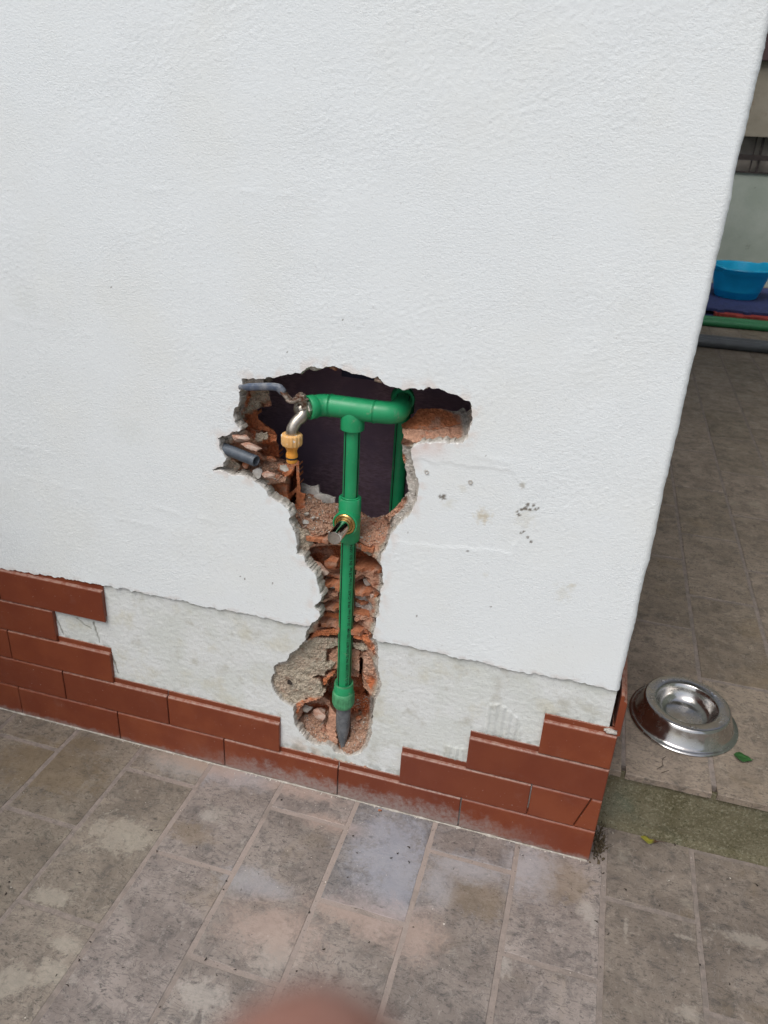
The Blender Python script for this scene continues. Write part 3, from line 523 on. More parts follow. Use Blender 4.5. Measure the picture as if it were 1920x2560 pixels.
M['chrome'] = simple('chrome', (0.62, 0.60, 0.57), 0.10, 1.0, 0.08, 60, 0.05)
M['nickel'] = simple('worn_nickel', (0.46, 0.42, 0.36), 0.38, 1.0, 0.25, 80, 0.25)
t = NT('rusty_steel'); p = t.obj()
c = t.mix(t.ramp(t.noise(p, 130, 5, 0.7), 0.40, 0.62), (0.34, 0.29, 0.24), (0.13, 0.055, 0.03))
t.set(Base_Color=c, Metallic=0.55, Roughness=0.55); t.bump(t.noise(p, 400, 4), 0.4, 0.0006); M['rusty'] = t.m
t = NT('blue_sleeve'); p = t.obj()
c = t.mix(t.ramp(t.noise(p, 40, 4), 0.35, 0.65), (0.050, 0.075, 0.125), (0.10, 0.115, 0.145))
c = t.mix(t.ramp(t.noise(t.vadd(p, (2, 5, 1)), 60, 6, 0.7), 0.42, 0.66, 0, 0.7), c, (0.24, 0.245, 0.25))
t.set(Base_Color=c, Roughness=0.5); t.bump(t.noise(p, 300, 4), 0.2, 0.0006); M['sleeve'] = t.m
t = NT('orange_plastic'); p = t.obj()
c = t.mix(t.ramp(t.noise(p, 30, 3), 0.3, 0.7), (0.74, 0.30, 0.035), (0.82, 0.36, 0.05))
t.set(Base_Color=c, Roughness=0.42); M['orange'] = t.m
t = NT('faded_orange_plastic'); p = t.obj()
c = t.mix(t.ramp(t.noise(p, 50, 3), 0.3, 0.7), (0.74, 0.40, 0.13), (0.78, 0.47, 0.19))
c = t.mix(t.ramp(t.noise(p, 120, 4, 0.6), 0.60, 0.64, 0, 0.9), c, (0.80, 0.78, 0.74))
t.set(Base_Color=c, Roughness=0.5); M['orange_pale'] = t.m
M['rubber'] = simple('black_rubber', (0.015, 0.015, 0.015), 0.6)
t = NT('grey_pvc'); p = t.obj()
c = t.mix(t.ramp(t.noise(p, 60, 5), 0.3, 0.7), (0.060, 0.075, 0.095), (0.095, 0.115, 0.14))
c = t.mix(t.ramp(t.noise(t.scale(p, (1, 1, 1)), 190, 6, 0.75, 0.8), 0.58, 0.68, 0, 0.7), c, (0.36, 0.36, 0.36))
t.set(Base_Color=c, Roughness=0.5); t.bump(t.noise(p, 400, 4), 0.25, 0.0005); M['pvc'] = t.m
M['pvc_pipe'] = simple('grey_pvc_pipe', (0.085, 0.095, 0.105), 0.38, var=0.12, scale=20, bump=0.05)
t = NT('old_lead_pipe'); p = t.obj()
c = t.mix(t.ramp(t.noise(p, 70, 5), 0.35, 0.65), (0.085, 0.095, 0.105), (0.16, 0.17, 0.18))
c = t.mix(t.ramp(t.noise(t.vadd(p, (1, 1, 3)), 110, 6, 0.75, 1.0), 0.57, 0.68, 0, 0.7), c, (0.45, 0.40, 0.34))
t.set(Base_Color=c, Roughness=0.55); t.bump(t.noise(p, 300, 4), 0.4, 0.001); M['lead'] = t.m
t = NT('stainless'); p = t.obj()
c = t.mix(t.ramp(t.noise(p, 30, 5), 0.35, 0.7), (0.50, 0.485, 0.465), (0.60, 0.585, 0.565))
c = t.mix(t.ramp(t.noise(p, 70, 6, 0.7), 0.62, 0.74, 0, 0.4), c, (0.25, 0.22, 0.20))
t.set(Base_Color=c, Metallic=1.0, Roughness=t.ramp(t.noise(p, 60, 5), 0.3, 0.7, 0.13, 0.30)); t.bump(t.noise(p, 45, 4), 0.16, 0.0014); M['steel'] = t.m
t = NT('blue_plastic'); p = t.obj()
c = t.mix(t.ramp(t.noise(p, 12, 4), 0.3, 0.7), (0.022, 0.56, 0.84), (0.028, 0.62, 0.90))
t.set(Base_Color=c, Roughness=0.34)
tr = t.n('ShaderNodeBsdfTranslucent'); t.l(c, tr.inputs['Color'])
mx = t.n('ShaderNodeMixShader'); mx.inputs[0].default_value = 0.50
t.l(t.b.outputs[0], mx.inputs[1]); t.l(tr.outputs[0], mx.inputs[2]); t.l(mx.outputs[0], t.out.inputs['Surface']); M['basin'] = t.m
M['mat_blue'] = simple('blue_foam', (0.030, 0.042, 0.135), 0.85, var=0.2, scale=40, bump=0.3)
M['mat_red'] = simple('red_foam', (0.33, 0.045, 0.035), 0.85, var=0.15, scale=40, bump=0.3)
M['pvc_green'] = simple('green_pipe_bundle', (0.022, 0.20, 0.075), 0.4, var=0.1, scale=15, bump=0.05)
t = NT('green_grey_plaster'); w = t.pos()
c = t.mix(t.ramp(t.noise(w, 3, 5, 0.6), 0.35, 0.68), (0.34, 0.39, 0.335), (0.43, 0.475, 0.42))
c = t.mix(t.ramp(t.noise(w, 16, 5, 0.7), 0.60, 0.74, 0, 0.7), c, (0.17, 0.18, 0.15))
c = t.mix(t.ramp(t.noise(w, 60, 4, 0.7), 0.68, 0.76, 0, 0.8), c, (0.08, 0.08, 0.065))
t.set(Base_Color=c, Roughness=0.95); t.bump(t.noise(w, 60, 5), 0.4, 0.004); M['far_low'] = t.m
t = NT('olive_plaster'); w = t.pos()
c = t.mix(t.ramp(t.noise(w, 3, 5, 0.6), 0.35, 0.68), (0.24, 0.215, 0.165), (0.31, 0.28, 0.225))
c = t.mix(t.ramp(t.noise(w, 20, 5, 0.7), 0.60, 0.74, 0, 0.6), c, (0.22, 0.16, 0.12))
t.set(Base_Color=c, Roughness=0.95); t.bump(t.noise(w, 60, 5), 0.4, 0.004); M['far_up'] = t.m
M['iron'] = simple('dark_iron', (0.035, 0.026, 0.024), 0.7, 0.0, 0.3, 50, 0.3)
M['maroon'] = simple('maroon_board', (0.05, 0.025, 0.025), 0.7, 0.0, 0.2, 12, 0.2)
M['panel_grey'] = simple('grey_back_panel', (0.33, 0.30, 0.27), 0.9, 0.0, 0.25, 10, 0.3)
M['leaf_green'] = simple('green_leaf', (0.022, 0.085, 0.018), 0.45, 0.0, 0.3, 120, 0.3)
t = NT('yellow_leaf'); p = t.obj()
sep = t.n('ShaderNodeSeparateXYZ'); t.l(p, sep.inputs[0])
c = t.mix(t.ramp(t.noise(p, 120, 4), 0.3, 0.7), (0.24, 0.21, 0.025), (0.16, 0.17, 0.03))
c = t.mix(t.ramp(sep.outputs[0], 0.004, 0.012), c, (0.07, 0.035, 0.02))
t.set(Base_Color=c, Roughness=0.45); M['leaf_yellow'] = t.m
M['litter'] = simple('dark_litter', (0.035, 0.026, 0.020), 0.9, 0.0, 0.4, 200, 0)
M['chip'] = simple('pale_chip', (0.58, 0.54, 0.48), 0.9, 0.0, 0.2, 200, 0)
M['weed'] = simple('dry_weed', (0.075, 0.055, 0.030), 0.9, 0.0, 0.5, 150, 0)
M['concrete'] = simple('side_concrete', (0.42, 0.41, 0.38), 0.95, 0.0, 0.15, 8, 0.4, 0.002)

# ------------------------------------------------------------------ the house wall
WALL = tag(empty('house_wall'), 'white stuccoed house wall with a ragged hole broken into its hollow bricks', 'wall')
YS, YB, XC, RC = 0.004, 0.0088, -0.011, 0.010        # stucco face, bare render face, corner x, corner radius
HOLE = np.array(HOLE)
HOLE_R = roughen(HOLE, amp=0.0026)
EDGE = roughen([(-1.5, .376), (-1.242, .376), (-1.11, .385), (-.996, .389), (-.935, .391), (-.883, .390), (-.824, .391), (-.785, .389), (-.747, .389),
                (-.69, .392), (-.634, .391), (-.579, .391), (-.50, .395), (-.444, .397), (-.426, .393), (-.376, .395), (-.336, .394), (-.293, .393),
                (-.251, .393), (-.207, .392), (-.163, .391), (-.134, .393), (-.092, .395), (-.049, .392), (.12, .392)], closed=False, amp=0.0032, seed=4.0)
def edge_z(u):
    o = np.argsort(EDGE[:, 0]); return np.interp(u, EDGE[o, 0], EDGE[o, 1])
def wall_map(u, z, n):
    """point on the wall skin (flat face, rounded corner, side), pushed out by n along the normal"""
    u0 = XC - RC; a = np.clip((u - u0) / RC, 0, math.pi / 2)
    over = np.maximum(u - u0 - RC * math.pi / 2, 0)
    bend = 0.0020 * perlin(z * 9, 3.3, 1.0) + 0.0010 * perlin(z * 34, 5.3, 2.0) + 0.0006 * perlin(z * 110, 7.3, 2.0)
    x = np.where(u < u0, u, u0 + RC * np.sin(a)) + np.sin(a) * (n + bend)
    y = YS + RC * (1 - np.cos(a)) + over - np.cos(a) * n
    return np.stack([x, y, z], 1)

STEP = 0.0022
us = np.arange(-1.31, 0.06, STEP); zs = np.arange(0.370, 1.42, STEP)
u, z, Q, E, rim, du, dz = grid_cut(us, zs, lambda a, b: (b > edge_z(a)) & ~inside(a, b, HOLE_R), [(HOLE_R, True), (EDGE, False)], STEP)
ru, rz = u * 0.83 + z * 0.55, z * 0.83 - u * 0.55           # trowel strokes run slantwise
n = 0.00016 * fbm(ru * 130, rz * 200, 0, 2, 0.7) + 0.00045 * perlin(u * 14, z * 14, 2.0) + 0.00022 * np.maximum(0, perlin(ru * 160, rz * 210, 5.0) - 0.12) * 2
dh = seg_dist(u, z, HOLE)[0] if False else None
amp = 0.55 + 0.9 * smooth(-0.35, 0.5, fbm(u * 5, z * 5, 4.0, 2))
PATCH = np.array([(-.448, .747), (-.245, .756), (-.222, .745), (-.214, .640), (-.222, .618), (-.40, .600), (-.43, .62)])
pd = sdist(u, z, roughen(PATCH, .004, .004, seed=2.0))
pw = smooth(-0.003, 0.002, pd)
n = n * amp * (1 - 0.72 * pw) - 0.0006 * pw + 0.0005 * np.exp(-(pd / 0.0022) ** 2) * smooth(-0.2, 0.5, perlin(u * 40, z * 40, 6.0))
# long shallow trowel ridges
for (xa, za_, xb, zb__) in [(-1.25, .90, -.95, .885), (-1.2, .60, -.75, .575), (-1.25, .66, -1.0, .655), (-.30, .775, -.21, .765), (-.95, .545, -.80, .54), (-.85, 1.12, -.60, 1.13)]:
    D_, _, _ = seg_dist(u, z + 0.006 * perlin(u * 12, 1.0, 3.0), np.array([(xa, za_), (xb, zb__)]), False)
    n += 0.00038 * np.exp(-(D_ / 0.0045) ** 2) * smooth(-0.3, 0.4, perlin(u * 25, z * 25, 4.0))
V = wall_map(u, z, n)
tint = np.ones((len(u), 3))
SP = {'dark': (0.26, 0.23, 0.20), 'dark2': (0.70, 0.68, 0.65), 'tan': (0.88, 0.83, 0.75), 'tan2': (0.93, 0.91, 0.87), 'tan3': (0.95, 0.95, 0.94)}
for sx, sz, sr, k in SPOTS:
    d = np.sqrt((u - sx) ** 2 + ((z - sz)) ** 2) / sr + 0.55 * fbm(u * 160, z * 160, sx * 50, 2)
    w = smooth(1.0, 0.6 if 'dark' in k else 0.1, d)[:, None]
    tint = tint * (1 - w) + tint * np.array(SP[k]) * w
# dirty line above the bare strip and a reddish brick dust halo under the ledge and round the hole
w = smooth(0.012, 0.0, z - edge_z(u)) * smooth(-0.1, 0.35, fbm(u * 40, z * 60, 8.0, 3))
tint = tint * (1 - 0.16 * w[:, None] * np.array([0.7, 1.0, 1.15]))
sel = np.nonzero((u > -.80) & (u < -.25) & (z < .95))[0]
hd, _, _ = seg_dist(u[sel], z[sel], HOLE)
wd = np.zeros(len(u)); wd[sel] = smooth(0.022, 0.0, hd) * smooth(-0.25, 0.5, fbm(u[sel] * 45, z[sel] * 45, 4.0, 3))
tint = tint * (1 - wd[:, None] * np.array([0.05, 0.13, 0.17]))
ledge = smooth(0.055, 0.0, np.abs(u + 0.375)) * smooth(0.748, 0.772, z) * (z < 0.80)
tint = tint * (1 - ledge[:, None] * 0.8 * np.array([0.06, 0.20, 0.24]))
V2, Q2, (t2,), mp = compact(V, Q, (tint,))
link('stucco_coat', np_mesh('stucco_coat', V2, Q2, M['stucco'], True, t2), WALL)

# bare render where the facing tiles have come off
us = np.arange(-1.31, -0.0125, STEP); zs = np.arange(-0.002, 0.405, STEP)
ub, zb_, Qb, Eb, rimb, dub, dzb = grid_cut(us, zs, lambda a, b: ~inside(a, b, HOLE_R), [(HOLE_R, True)], STEP)
nb = 0.0004 * fbm(ub * 90, zb_ * 120, 3.0, 3, 0.6) + 0.0008 * perlin(ub * 12, zb_ * 12, 6.0)
tb = np.ones((len(ub), 3))
for cmb_ in COMBS:                                       # combed tile glue
    sd = sdist(ub, zb_, np.array(cmb_)) + 0.002 * perlin(ub * 200, zb_ * 200, 1.0)
    w = smooth(0.0, 0.003, sd)
    nb += w * (0.0016 + 0.0013 * np.sin(ub * 2 * math.pi / 0.0125) * (0.7 + 0.3 * np.sin(zb_ * 2 * math.pi / 0.0062)))
    tb *= 1 - w[:, None] * np.array([0.10, 0.10, 0.11])
for ck in CRACKS:
    D, _, _ = seg_dist(ub + 0.003 * perlin(ub * 90, zb_ * 90, 2.0), zb_ + 0.002 * perlin(ub * 90, zb_ * 90, 5.0), np.array(ck), False)
    w = smooth(0.0022, 0.0006, D); nb -= 0.0012 * w
    tb *= 1 - w[:, None] * np.array([0.62, 0.63, 0.66])
# grime in the corners above the tiles, brick dust under the hole
for (xa, xb, zc) in [(-1.125, -1.0, .232), (-1.0, -0.875, .158), (-0.875, -0.625, .156), (-0.625, -0.375, .088), (-.375, -.25, .158), (-.25, -.125, .235), (-.125, 0, .31)]:
    w = smooth(0.02, 0.0, np.abs(zb_ - zc)) * ((ub > xa) & (ub < xb)) * smooth(-0.2, 0.4, fbm(ub * 60, zb_ * 60, 2.0, 3))
    tb *= 1 - w[:, None] * np.array([0.30, 0.29, 0.30])
w = smooth(0.07, 0.0, np.abs(ub + 0.57)) * smooth(0.13, 0.09, zb_) * smooth(-0.5, 0.3, fbm(ub * 40, zb_ * 40, 9.0, 3))
tb *= 1 - w[:, None] * np.array([0.10, 0.22, 0.30])
w = smooth(0.03, 0.0, edge_z(ub) - zb_) * smooth(-0.3, 0.5, fbm(ub * 25, zb_ * 40, 1.0, 3))
tb *= 1 - w[:, None] * np.array([0.14, 0.13, 0.15])
Vb = np.stack([ub, YB - nb, zb_], 1)
Vb2, Qb2, (tb2,), _ = compact(Vb, Qb, (tb,))
link('bare_render', np_mesh('bare_render', Vb2, Qb2, M['base'], True, tb2), WALL)

# broken edge of the coats all round the hole and along the stucco's lower edge
def rim_strip(V, E, du, dz, offs, hole_only):
    E = E.copy()
    if len(E) == 0: return np.zeros((0, 3)), np.zeros((0, 4), int)
    vs = np.unique(E)
    D, _, _ = seg_dist(V[vs, 0], V[vs, 2], HOLE_R)
    ok = D < 0.004
    keepv = set(vs[ok] if hole_only else vs[~ok])
    E = np.array([e for e in E if e[0] in keepv and e[1] in keepv])
    vs = np.unique(E); m = {k: i for i, k in enumerate(vs)}
    rings = []
    for (dy, dn) in offs:
        k = 0.5 + 0.9 * perlin(V[vs, 0] * 120, V[vs, 2] * 120, dy * 300)
        rings.append(np.stack([V[vs, 0] + du[vs] * dn * k, V[vs, 1] + dy, V[vs, 2] + dz[vs] * dn * k], 1))
    nv = len(vs); Q = []
    for r in range(len(offs) - 1):
        for a, b in E:
            Q.append((r * nv + m[b], r * nv + m[a], (r + 1) * nv + m[a], (r + 1) * nv + m[b]))
    return np.concatenate(rings), np.array(Q)
def rim_object(name, Vr, Qr, cols):
    nr = len(Vr) // len(cols); c = np.concatenate([np.tile(np.array(k), (nr, 1)) for k in cols])
    c *= (1 + 0.14 * fbm(Vr[:, 0] * 150, Vr[:, 2] * 150, Vr[:, 1] * 150, 2))[:, None]
    link(name, np_mesh(name, Vr, Qr, M['broken'], False, c), WALL)
OFF = [(0, 0), (0.0025, 0.0012), (0.007, 0.003), (0.014, 0.0045), (0.024, 0.004)]
CC = [(.70, .70, .68), (.64, .63, .60), (.50, .48, .44), (.44, .41, .36), (.42, .37, .32)]
rim_object('broken_stucco_edge', *rim_strip(V, E, du, dz, OFF, True), CC)
rim_object('broken_render_edge', *rim_strip(Vb, Eb, dub, dzb, [(0, 0), (0.003, 0.0015), (0.009, 0.003), (0.016, 0.004)], True), [(.60, .61, .58), (.52, .50, .46), (.46, .42, .37), (.44, .38, .32)])
rim_object('stucco_lower_edge', *rim_strip(V, E, du, dz, [(0, 0), (0.002, 0.0014), (0.0065, 0.0006)], False), [(.72, .72, .69), (.60, .57, .52), (.48, .44, .39)])

# broken hollow bricks inside the hole: a relief pushed into the wall along a slanting direction
VOID = np.array(VOID)
VOID_R = roughen(VOID, amp=0.0018, seed=8.0)
RST = 0.0014
us = np.arange(HOLE[:, 0].min() - 0.012, HOLE[:, 0].max() + 0.016, RST); ss = np.arange(HOLE[:, 1].min() - 0.012, HOLE[:, 1].max() + 0.016, RST)
def keep_relief(a, b):
    k = inside(a, b, HOLE)
    r = np.zeros(len(a), bool)
    near = ~k
    D = np.full(len(a), 9.0); D[near] = seg_dist(a[near], b[near], HOLE)[0]
    return (k | (D < 0.011)) & ~inside(a, b, VOID_R)
uu, ss_, Qr, Er, rr, dur, dsr = grid_cut(us, ss, keep_relief, [(VOID_R, True)], RST)
used = np.unique(Qr)
U, S = uu[used], ss_[used]
hd = sdist(U, S, HOLE)
COLR = {'brick': (.43, .145, .066), 'dusty': (.48, .275, .19), 'mortar': (.45, .395, .315), 'tan': (.43, .275, .195), 'orange': (.55, .205, .095), 'pale': (.56, .53, .49)}
vd = seg_dist(U, S, VOID)[0]
Y = 0.014 + smooth(0.0, 0.035, hd) * (0.040 + 0.055 * smooth(0.04, 0.0, vd))
C = np.tile(np.array(COLR['mortar']), (len(U), 1)); RGH = np.ones(len(U))
w = smooth(0.004, 0.012, hd + 0.004 * fbm(U * 90, S * 90, 3.0, 2))[:, None]
C = C * (1 - w) + np.array(COLR['dusty']) * w
jit1 = 0.0022 * fbm(U * 130, S * 130, 1.0, 3)
jit2 = 0.0030 * fbm(U * 70, S * 70, 5.0, 3)
for poly, y0, y1, dirn, col, soft, rg in FEATS:
    P = np.array(poly)
    lo, hi = P.min(0) - 0.01, P.max(0) + 0.01
    m = np.nonzero((U > lo[0]) & (U < hi[0]) & (S > lo[1]) & (S < hi[1]))[0]
    if len(m) == 0: continue
    sd = sdist(U[m], S[m], P) + jit1[m] * min(1.0, soft)
    w = smooth(-0.0006 * soft, 0.0009 * soft, sd)
    a = 1 if dirn == 'z' else 0
    q = (S if a else U)[m]; tt = np.clip((q - P[:, a].min()) / (P[:, a].max() - P[:, a].min()), 0, 1)
    yt = y0 + (y1 - y0) * tt
    Y[m] = Y[m] * (1 - w) + yt * w
    wc = smooth(-0.001, 0.0015, sd + jit2[m] * 0.5)[:, None]
    C[m] = C[m] * (1 - wc) + np.array(COLR[col]) * wc
    RGH[m] = RGH[m] * (1 - w) + rg * w
chips = np.abs(fbm(U * 95, S * 95, 2.0, 4, 0.6))
Y += RGH * (0.0034 * fbm(U * 48, S * 48, 7.0, 4, 0.55) - 0.0034 * chips + 0.0012)
Y += (0.0007 * perlin(U * 420, S * 420, 3.0) + 0.0008 * perlin(U * 250, S * 250, 8.0)) * RGH
Y = np.where(hd < 0.002, np.maximum(Y, 0.016), np.maximum(Y, 0.008))
Y = Y * 1.0
# settled dust and colour drift of the clay
red = smooth(0.10, 0.20, C[:, 0] - C[:, 2])[:, None] * 0.8 + 0.2
k = smooth(0.05, 0.55, fbm(U * 30, S * 30, 11.0, 4, 0.6))[:, None] * 0.6 * red
C = C * (1 - k) + np.array((.46, .31, .235)) * k
k = smooth(0.30, 0.75, fbm(U * 55, S * 55, 17.0, 3, 0.6))[:, None] * 0.5 * red
C = C * (1 - k) + np.array((.34, .10, .045)) * k
k = smooth(0.007, 0.0, hd)[:, None]
C = C * (1 - k) + np.array((.47, .44, .40)) * k
C *= (1 + 0.10 * fbm(U * 200, S * 200, 2.0, 2))[:, None]
SHX, SHZ = 0.3, 0.5
full = np.zeros((len(uu), 3)); full[used] = np.stack([U - SHX * Y, Y, S - SHZ * Y], 1)
colf = np.ones((len(uu), 3)); colf[used] = C
# thickness behind the void's edge
vs = np.unique(Er); vs = np.array([v for v in vs if rr[v]])
keepv = set(vs)
ext = {}; Vx, Cx = [], []
for v in vs:
    q_ = np.repeat(uu[v], 2); r_ = ss_[v] + np.array([.008, -.008])
    if not inside(q_, r_, VOID).any() and uu[v] < -.47 or (-.47 < uu[v] < -.40 and ss_[v] < .80 and not inside(q_, r_, VOID).any()):
        ext[v] = len(full) + len(Vx); p = full[v]; Vx.append((p[0], p[1] + 0.02, p[2])); Cx.append(colf[v] * 0.9)
Qx = [(b, a, ext[a], ext[b]) for a, b in Er if a in ext and b in ext and seg_dist(uu[[a]], ss_[[a]], VOID_R)[0][0] < 0.003]
full = np.concatenate([full, np.array(Vx).reshape(-1, 3)]); colf = np.concatenate([colf, np.array(Cx).reshape(-1, 3)])
Qall = np.concatenate([Qr, np.array(Qx, dtype=int).reshape(-1, 4)])
Rv, Rq, (Rc,), _ = compact(full, Qall, (colf,))
link('broken_brick_core', np_mesh('broken_brick_core', Rv, Rq, M['broken'], False, Rc), WALL)

# webs of the hollow bricks, broken off unevenly across the chase
def rib(z0, xa, xb, yf, seed, tilt=0.0, th=0.0075, yb=0.10):
    rg = random.Random(seed); k = max(6, int((xb - xa) / 0.0035)); v, f = [], []
    step = 0.0
    for i in range(k + 1):
        x = xa + (xb - xa) * i / k
        if rg.random() < 0.25: step = rg.uniform(-.007, .009)
        y = yf + step + rg.uniform(-.0016, .0016)
        zc_ = z0 + tilt * (x - xa) + 0.0012 * float(perlin(x * 60, seed, 0.5))
        h_ = th / 2 + rg.uniform(-.0006, .0006)
        v += [(x, y + rg.uniform(0, .002), zc_ - h_), (x, y, zc_ + h_), (x, yb, zc_ + h_ - .002), (x, yb, zc_ - h_ - .002)]
        if i:
            a_ = 4 * (i - 1); b_ = 4 * i
            f += [(a_, a_ + 1, b_ + 1, b_), (a_ + 1, a_ + 2, b_ + 2, b_ + 1), (a_ + 3, a_, b_, b_ + 3)]
    f += [(0, 3, 2, 1), (4 * k, 4 * k + 1, 4 * k + 2, 4 * k + 3)]
    V_ = np.array(v); kd = smooth(-.1, .5, fbm(V_[:, 0] * 80, V_[:, 1] * 80, V_[:, 2] * 80 + seed, 3))[:, None] * .6
    c_ = np.tile(np.array((.46, .185, .095)), (len(v), 1)) * (1 + 0.18 * fbm(V_[:, 0] * 60, V_[:, 1] * 60, V_[:, 2] * 60, 3))[:, None]
    c_ = c_ * (1 - kd) + np.array((.47, .32, .25)) * kd
    me = mesh('brick_rib', v, f, M['broken'])
    at = me.color_attributes.new('tint', 'FLOAT_COLOR', 'POINT'); q_ = np.ones((len(v), 4), dtype=np.float32); q_[:, :3] = c_; at.data.foreach_set('color', q_.ravel())
    link('brick_rib', me, WALL)
for args in RIBS: rib(*args)

# dark hollow behind, closed on all sides but the front
v, f = box(-0.82, -0.22, 0.026, 0.27, 0.03, 1.0)
f = [q for q in f if q != (0, 1, 5, 4)]
obj('dark_hollow', v, [tuple(reversed(q)) for q in f], M['lining'], WALL)
obj('navy_sheet', *box(-0.60, -0.40, 0.258, 0.266, 0.795, 0.90), M['navy'], WALL)
# rest of the house
def white_box(name, *a):
    v, f = box(*a); link(name, np_mesh(name, np.array(v), np.array(f), M['stucco'], False, np.ones((8, 3))), WALL)
white_box('wall_above', -1.31, -0.0125, 0.0055, 0.40, 1.418, 2.9)
white_box('wall_beside', -3.2, -1.309, 0.0055, 0.40, 0.0, 2.9)
white_box('wall_return', -0.2, -0.0125, 0.055, 5.28, 0.0, 2.9)
white_box('wall_body', -3.2, -0.2, 0.43, 5.28, 0.0, 2.9)

# ------------------------------------------------------------------ facing tiles, course by course
PITCH, TL = 0.0755, 0.25
def tile_mesh(x0, x1, cutl=None, cutr=None, seed=0):
    prof = [(.0060, .0000), (.0012, .0000), (.0000, .0014), (.0000, .0695), (.0006, .0708), (.0026, .0728), (.0062, .0736), (.0066, .0838), (.0072, .0842), (.0120, .0842), (.0120, .0115), (.0060, .0115)]
    rng = random.Random(seed)
    npf = len(prof); v, f = [], []
    xs = [(0, 1), (0.0012, 0), (None, 0), (None, 0), (-0.0012, 0), (0, 1)]
    L = len(xs)
    for i, (o, inset) in enumerate(xs):
        for (py, pz) in prof:
            a = x0 + (cutl(pz) if cutl else 0); b = x1 + (cutr(pz) if cutr else 0)
            if i < 2: x = a + o
            elif i >= L - 2: x = b + o
            else: x = a + (b - a) * (0.33 if i == 2 else 0.67)
            y = py + (0.0010 if inset and py < 0.001 else 0) + (rng.uniform(-.00012, .00012) if py < 0.002 else 0)
            v.append((x, y, pz))
    for i in range(L - 1):
        for k in range(npf):
            k2 = (k + 1) % npf
            f.append((i * npf + k, (i + 1) * npf + k, (i + 1) * npf + k2, i * npf + k2))
    f.append(tuple(range(npf))); f.append(tuple(reversed([(L - 1) * npf + k for k in range(npf)])))
    return mesh('facing_tile', v, f, M['tile'])
rngT = random.Random(5)
def tile(row, xa, xb, cutl=None, cutr=None, dy=0.0, dz=0.0, name='facing_tile'):
    g = 0.0011
    c = (xa + xb) / 2
    me = tile_mesh(xa + g - c, xb - g - c, cutl, cutr, rngT.randint(0, 999))
    o = link(name, me, WALL, (c, dy + rngT.uniform(-.0003, .0003), (row - 1) * PITCH + 0.0008 + dz + rngT.uniform(-.0004, .0004)),
             (0, rngT.uniform(-.0022, .0022), rngT.uniform(-.002, .002)))
    o.color = (1, 1, 1, 1.0 if (row, round(c, 2)) in OPEN else 0.30)
    return o
OPEN = set()
for r_, c_ in ((5, -1.12), (5, -1.38), (4, -1.25), (3, -1.12), (2, -1.0), (2, -.75), (1, -.62), (1, -.38), (2, -.25), (3, -.12), (4, -.06)):
    for d_ in (-.02, -.01, 0, .01, .02): OPEN.add((r_, round(c_ + d_, 2)))
XE = 0.0022
for i in range(-7, 0): tile(1, i * TL, (i + 1) * TL if i < -1 else XE)
for i in range(-7, -2): tile(2, (i + .5) * TL - TL / 1, (i + .5) * TL)
tile(2, -.375, -.125)
crk = [(0, -.0369 - .0022), (.012, -.0345 - .0022), (.03, -.0300 - .0022), (.036, -.0268), (.047, -.0256), (.06, -.0205), (.0712, -.0187), (.09, -.0165)]
ck = lambda z: float(np.interp(z, [p[0] for p in crk], [p[1] for p in crk]))
tile(2, -.125, 0.0, cutr=lambda z: ck(z) - .0002)
tile(2, 0.0, XE, cutl=lambda z: ck(z) + .0008, dy=0.0006)
for i in range(-7, -4): tile(3, i * TL, (i + 1) * TL)
tile(3, -.25, XE)
for i in range(-7, -5): tile(4, (i + .5) * TL, (i + 1.5) * TL)
tile(4, -.125, XE)
for i in range(-7, -4): tile(5, i * TL, (i + 1) * TL, dy=-0.001)
# tiles of the return side, seen end on at the corner
SIDE_TILE = tile_mesh(-.124, .124)
for row in range(1, 6):
    y0 = 0.0145 if row < 5 else -0.0005
    for k in range(9):
        o = link('facing_tile', SIDE_TILE, WALL)
        o.rotation_euler = (0, 0, rad(90)); o.location = (0.0035 if row < 5 else 0.0055, y0 + 0.125 + k * 0.25, (row - 1) * PITCH + 0.001)
# rough mortar squeezed out at the corner
rngm = random.Random(3)
v, f = join(*[([(p[0] + rngm.uniform(-.018, -.002) + .0, p[1] + .004, p[2] + .3075 + rngm.uniform(-.002, .002)) for p in vv], ff) for vv, ff in [chunk(rngm, .014, .009, .007, 12) for _ in range(9)]])
obj('corner_mortar', v, f, M['lump_pale'], WALL)
v, f = join(*[([(p[0] - .12 + i * .0125, p[1] + .0095, p[2] + .0842 + rngm.uniform(-.001, .002)) for p in vv], ff) for i, (vv, ff) in enumerate([chunk(rngm, .017, .007, .007, 10) for _ in range(10)])])
v = [(p[0] - .44, p[1], p[2]) for p in v]
obj('mortar_bead', v, f, M['lump_pink'], WALL)
# wall plugs left of old fixings
for (x, z_) in ((-.3686, .7325), (-.2976, .7274)):
    obj('wall_plug', *lathe_dir([(0, .0036), (.0008, .0036), (.0008, .0022), (-.004, .002), (-.004, 0)], (x, .004, z_), (0, -1, 0), 12), M['lump_pale'], WALL)

# ragged mortar fillet along the foot of the tiles
xs_ = np.arange(-1.35, 0.0, 0.004)
v, f = [], []
for i, x in enumerate(xs_):
    r_ = 0.0014 + 0.0020 * max(0, float(fbm(np.array(x * 30), np.array(1.0), 2.0, 3))) + 0.0004 * float(perlin(np.array(x * 90), np.array(3.0)))
    for k in range(6):
        a = math.pi * k / 5
        v.append((x, -0.0005 - math.sin(a) * r_ * 1.5 * (1 if k else 0) , r_ * 1.0 * math.cos(a) if k < 3 else -0.002))
    if i:
        for k in range(5): f.append(((i - 1) * 6 + k, i * 6 + k, i * 6 + k + 1, (i - 1) * 6 + k + 1))
obj('foot_mortar', v, f, M['lump_mortar'], WALL, True)

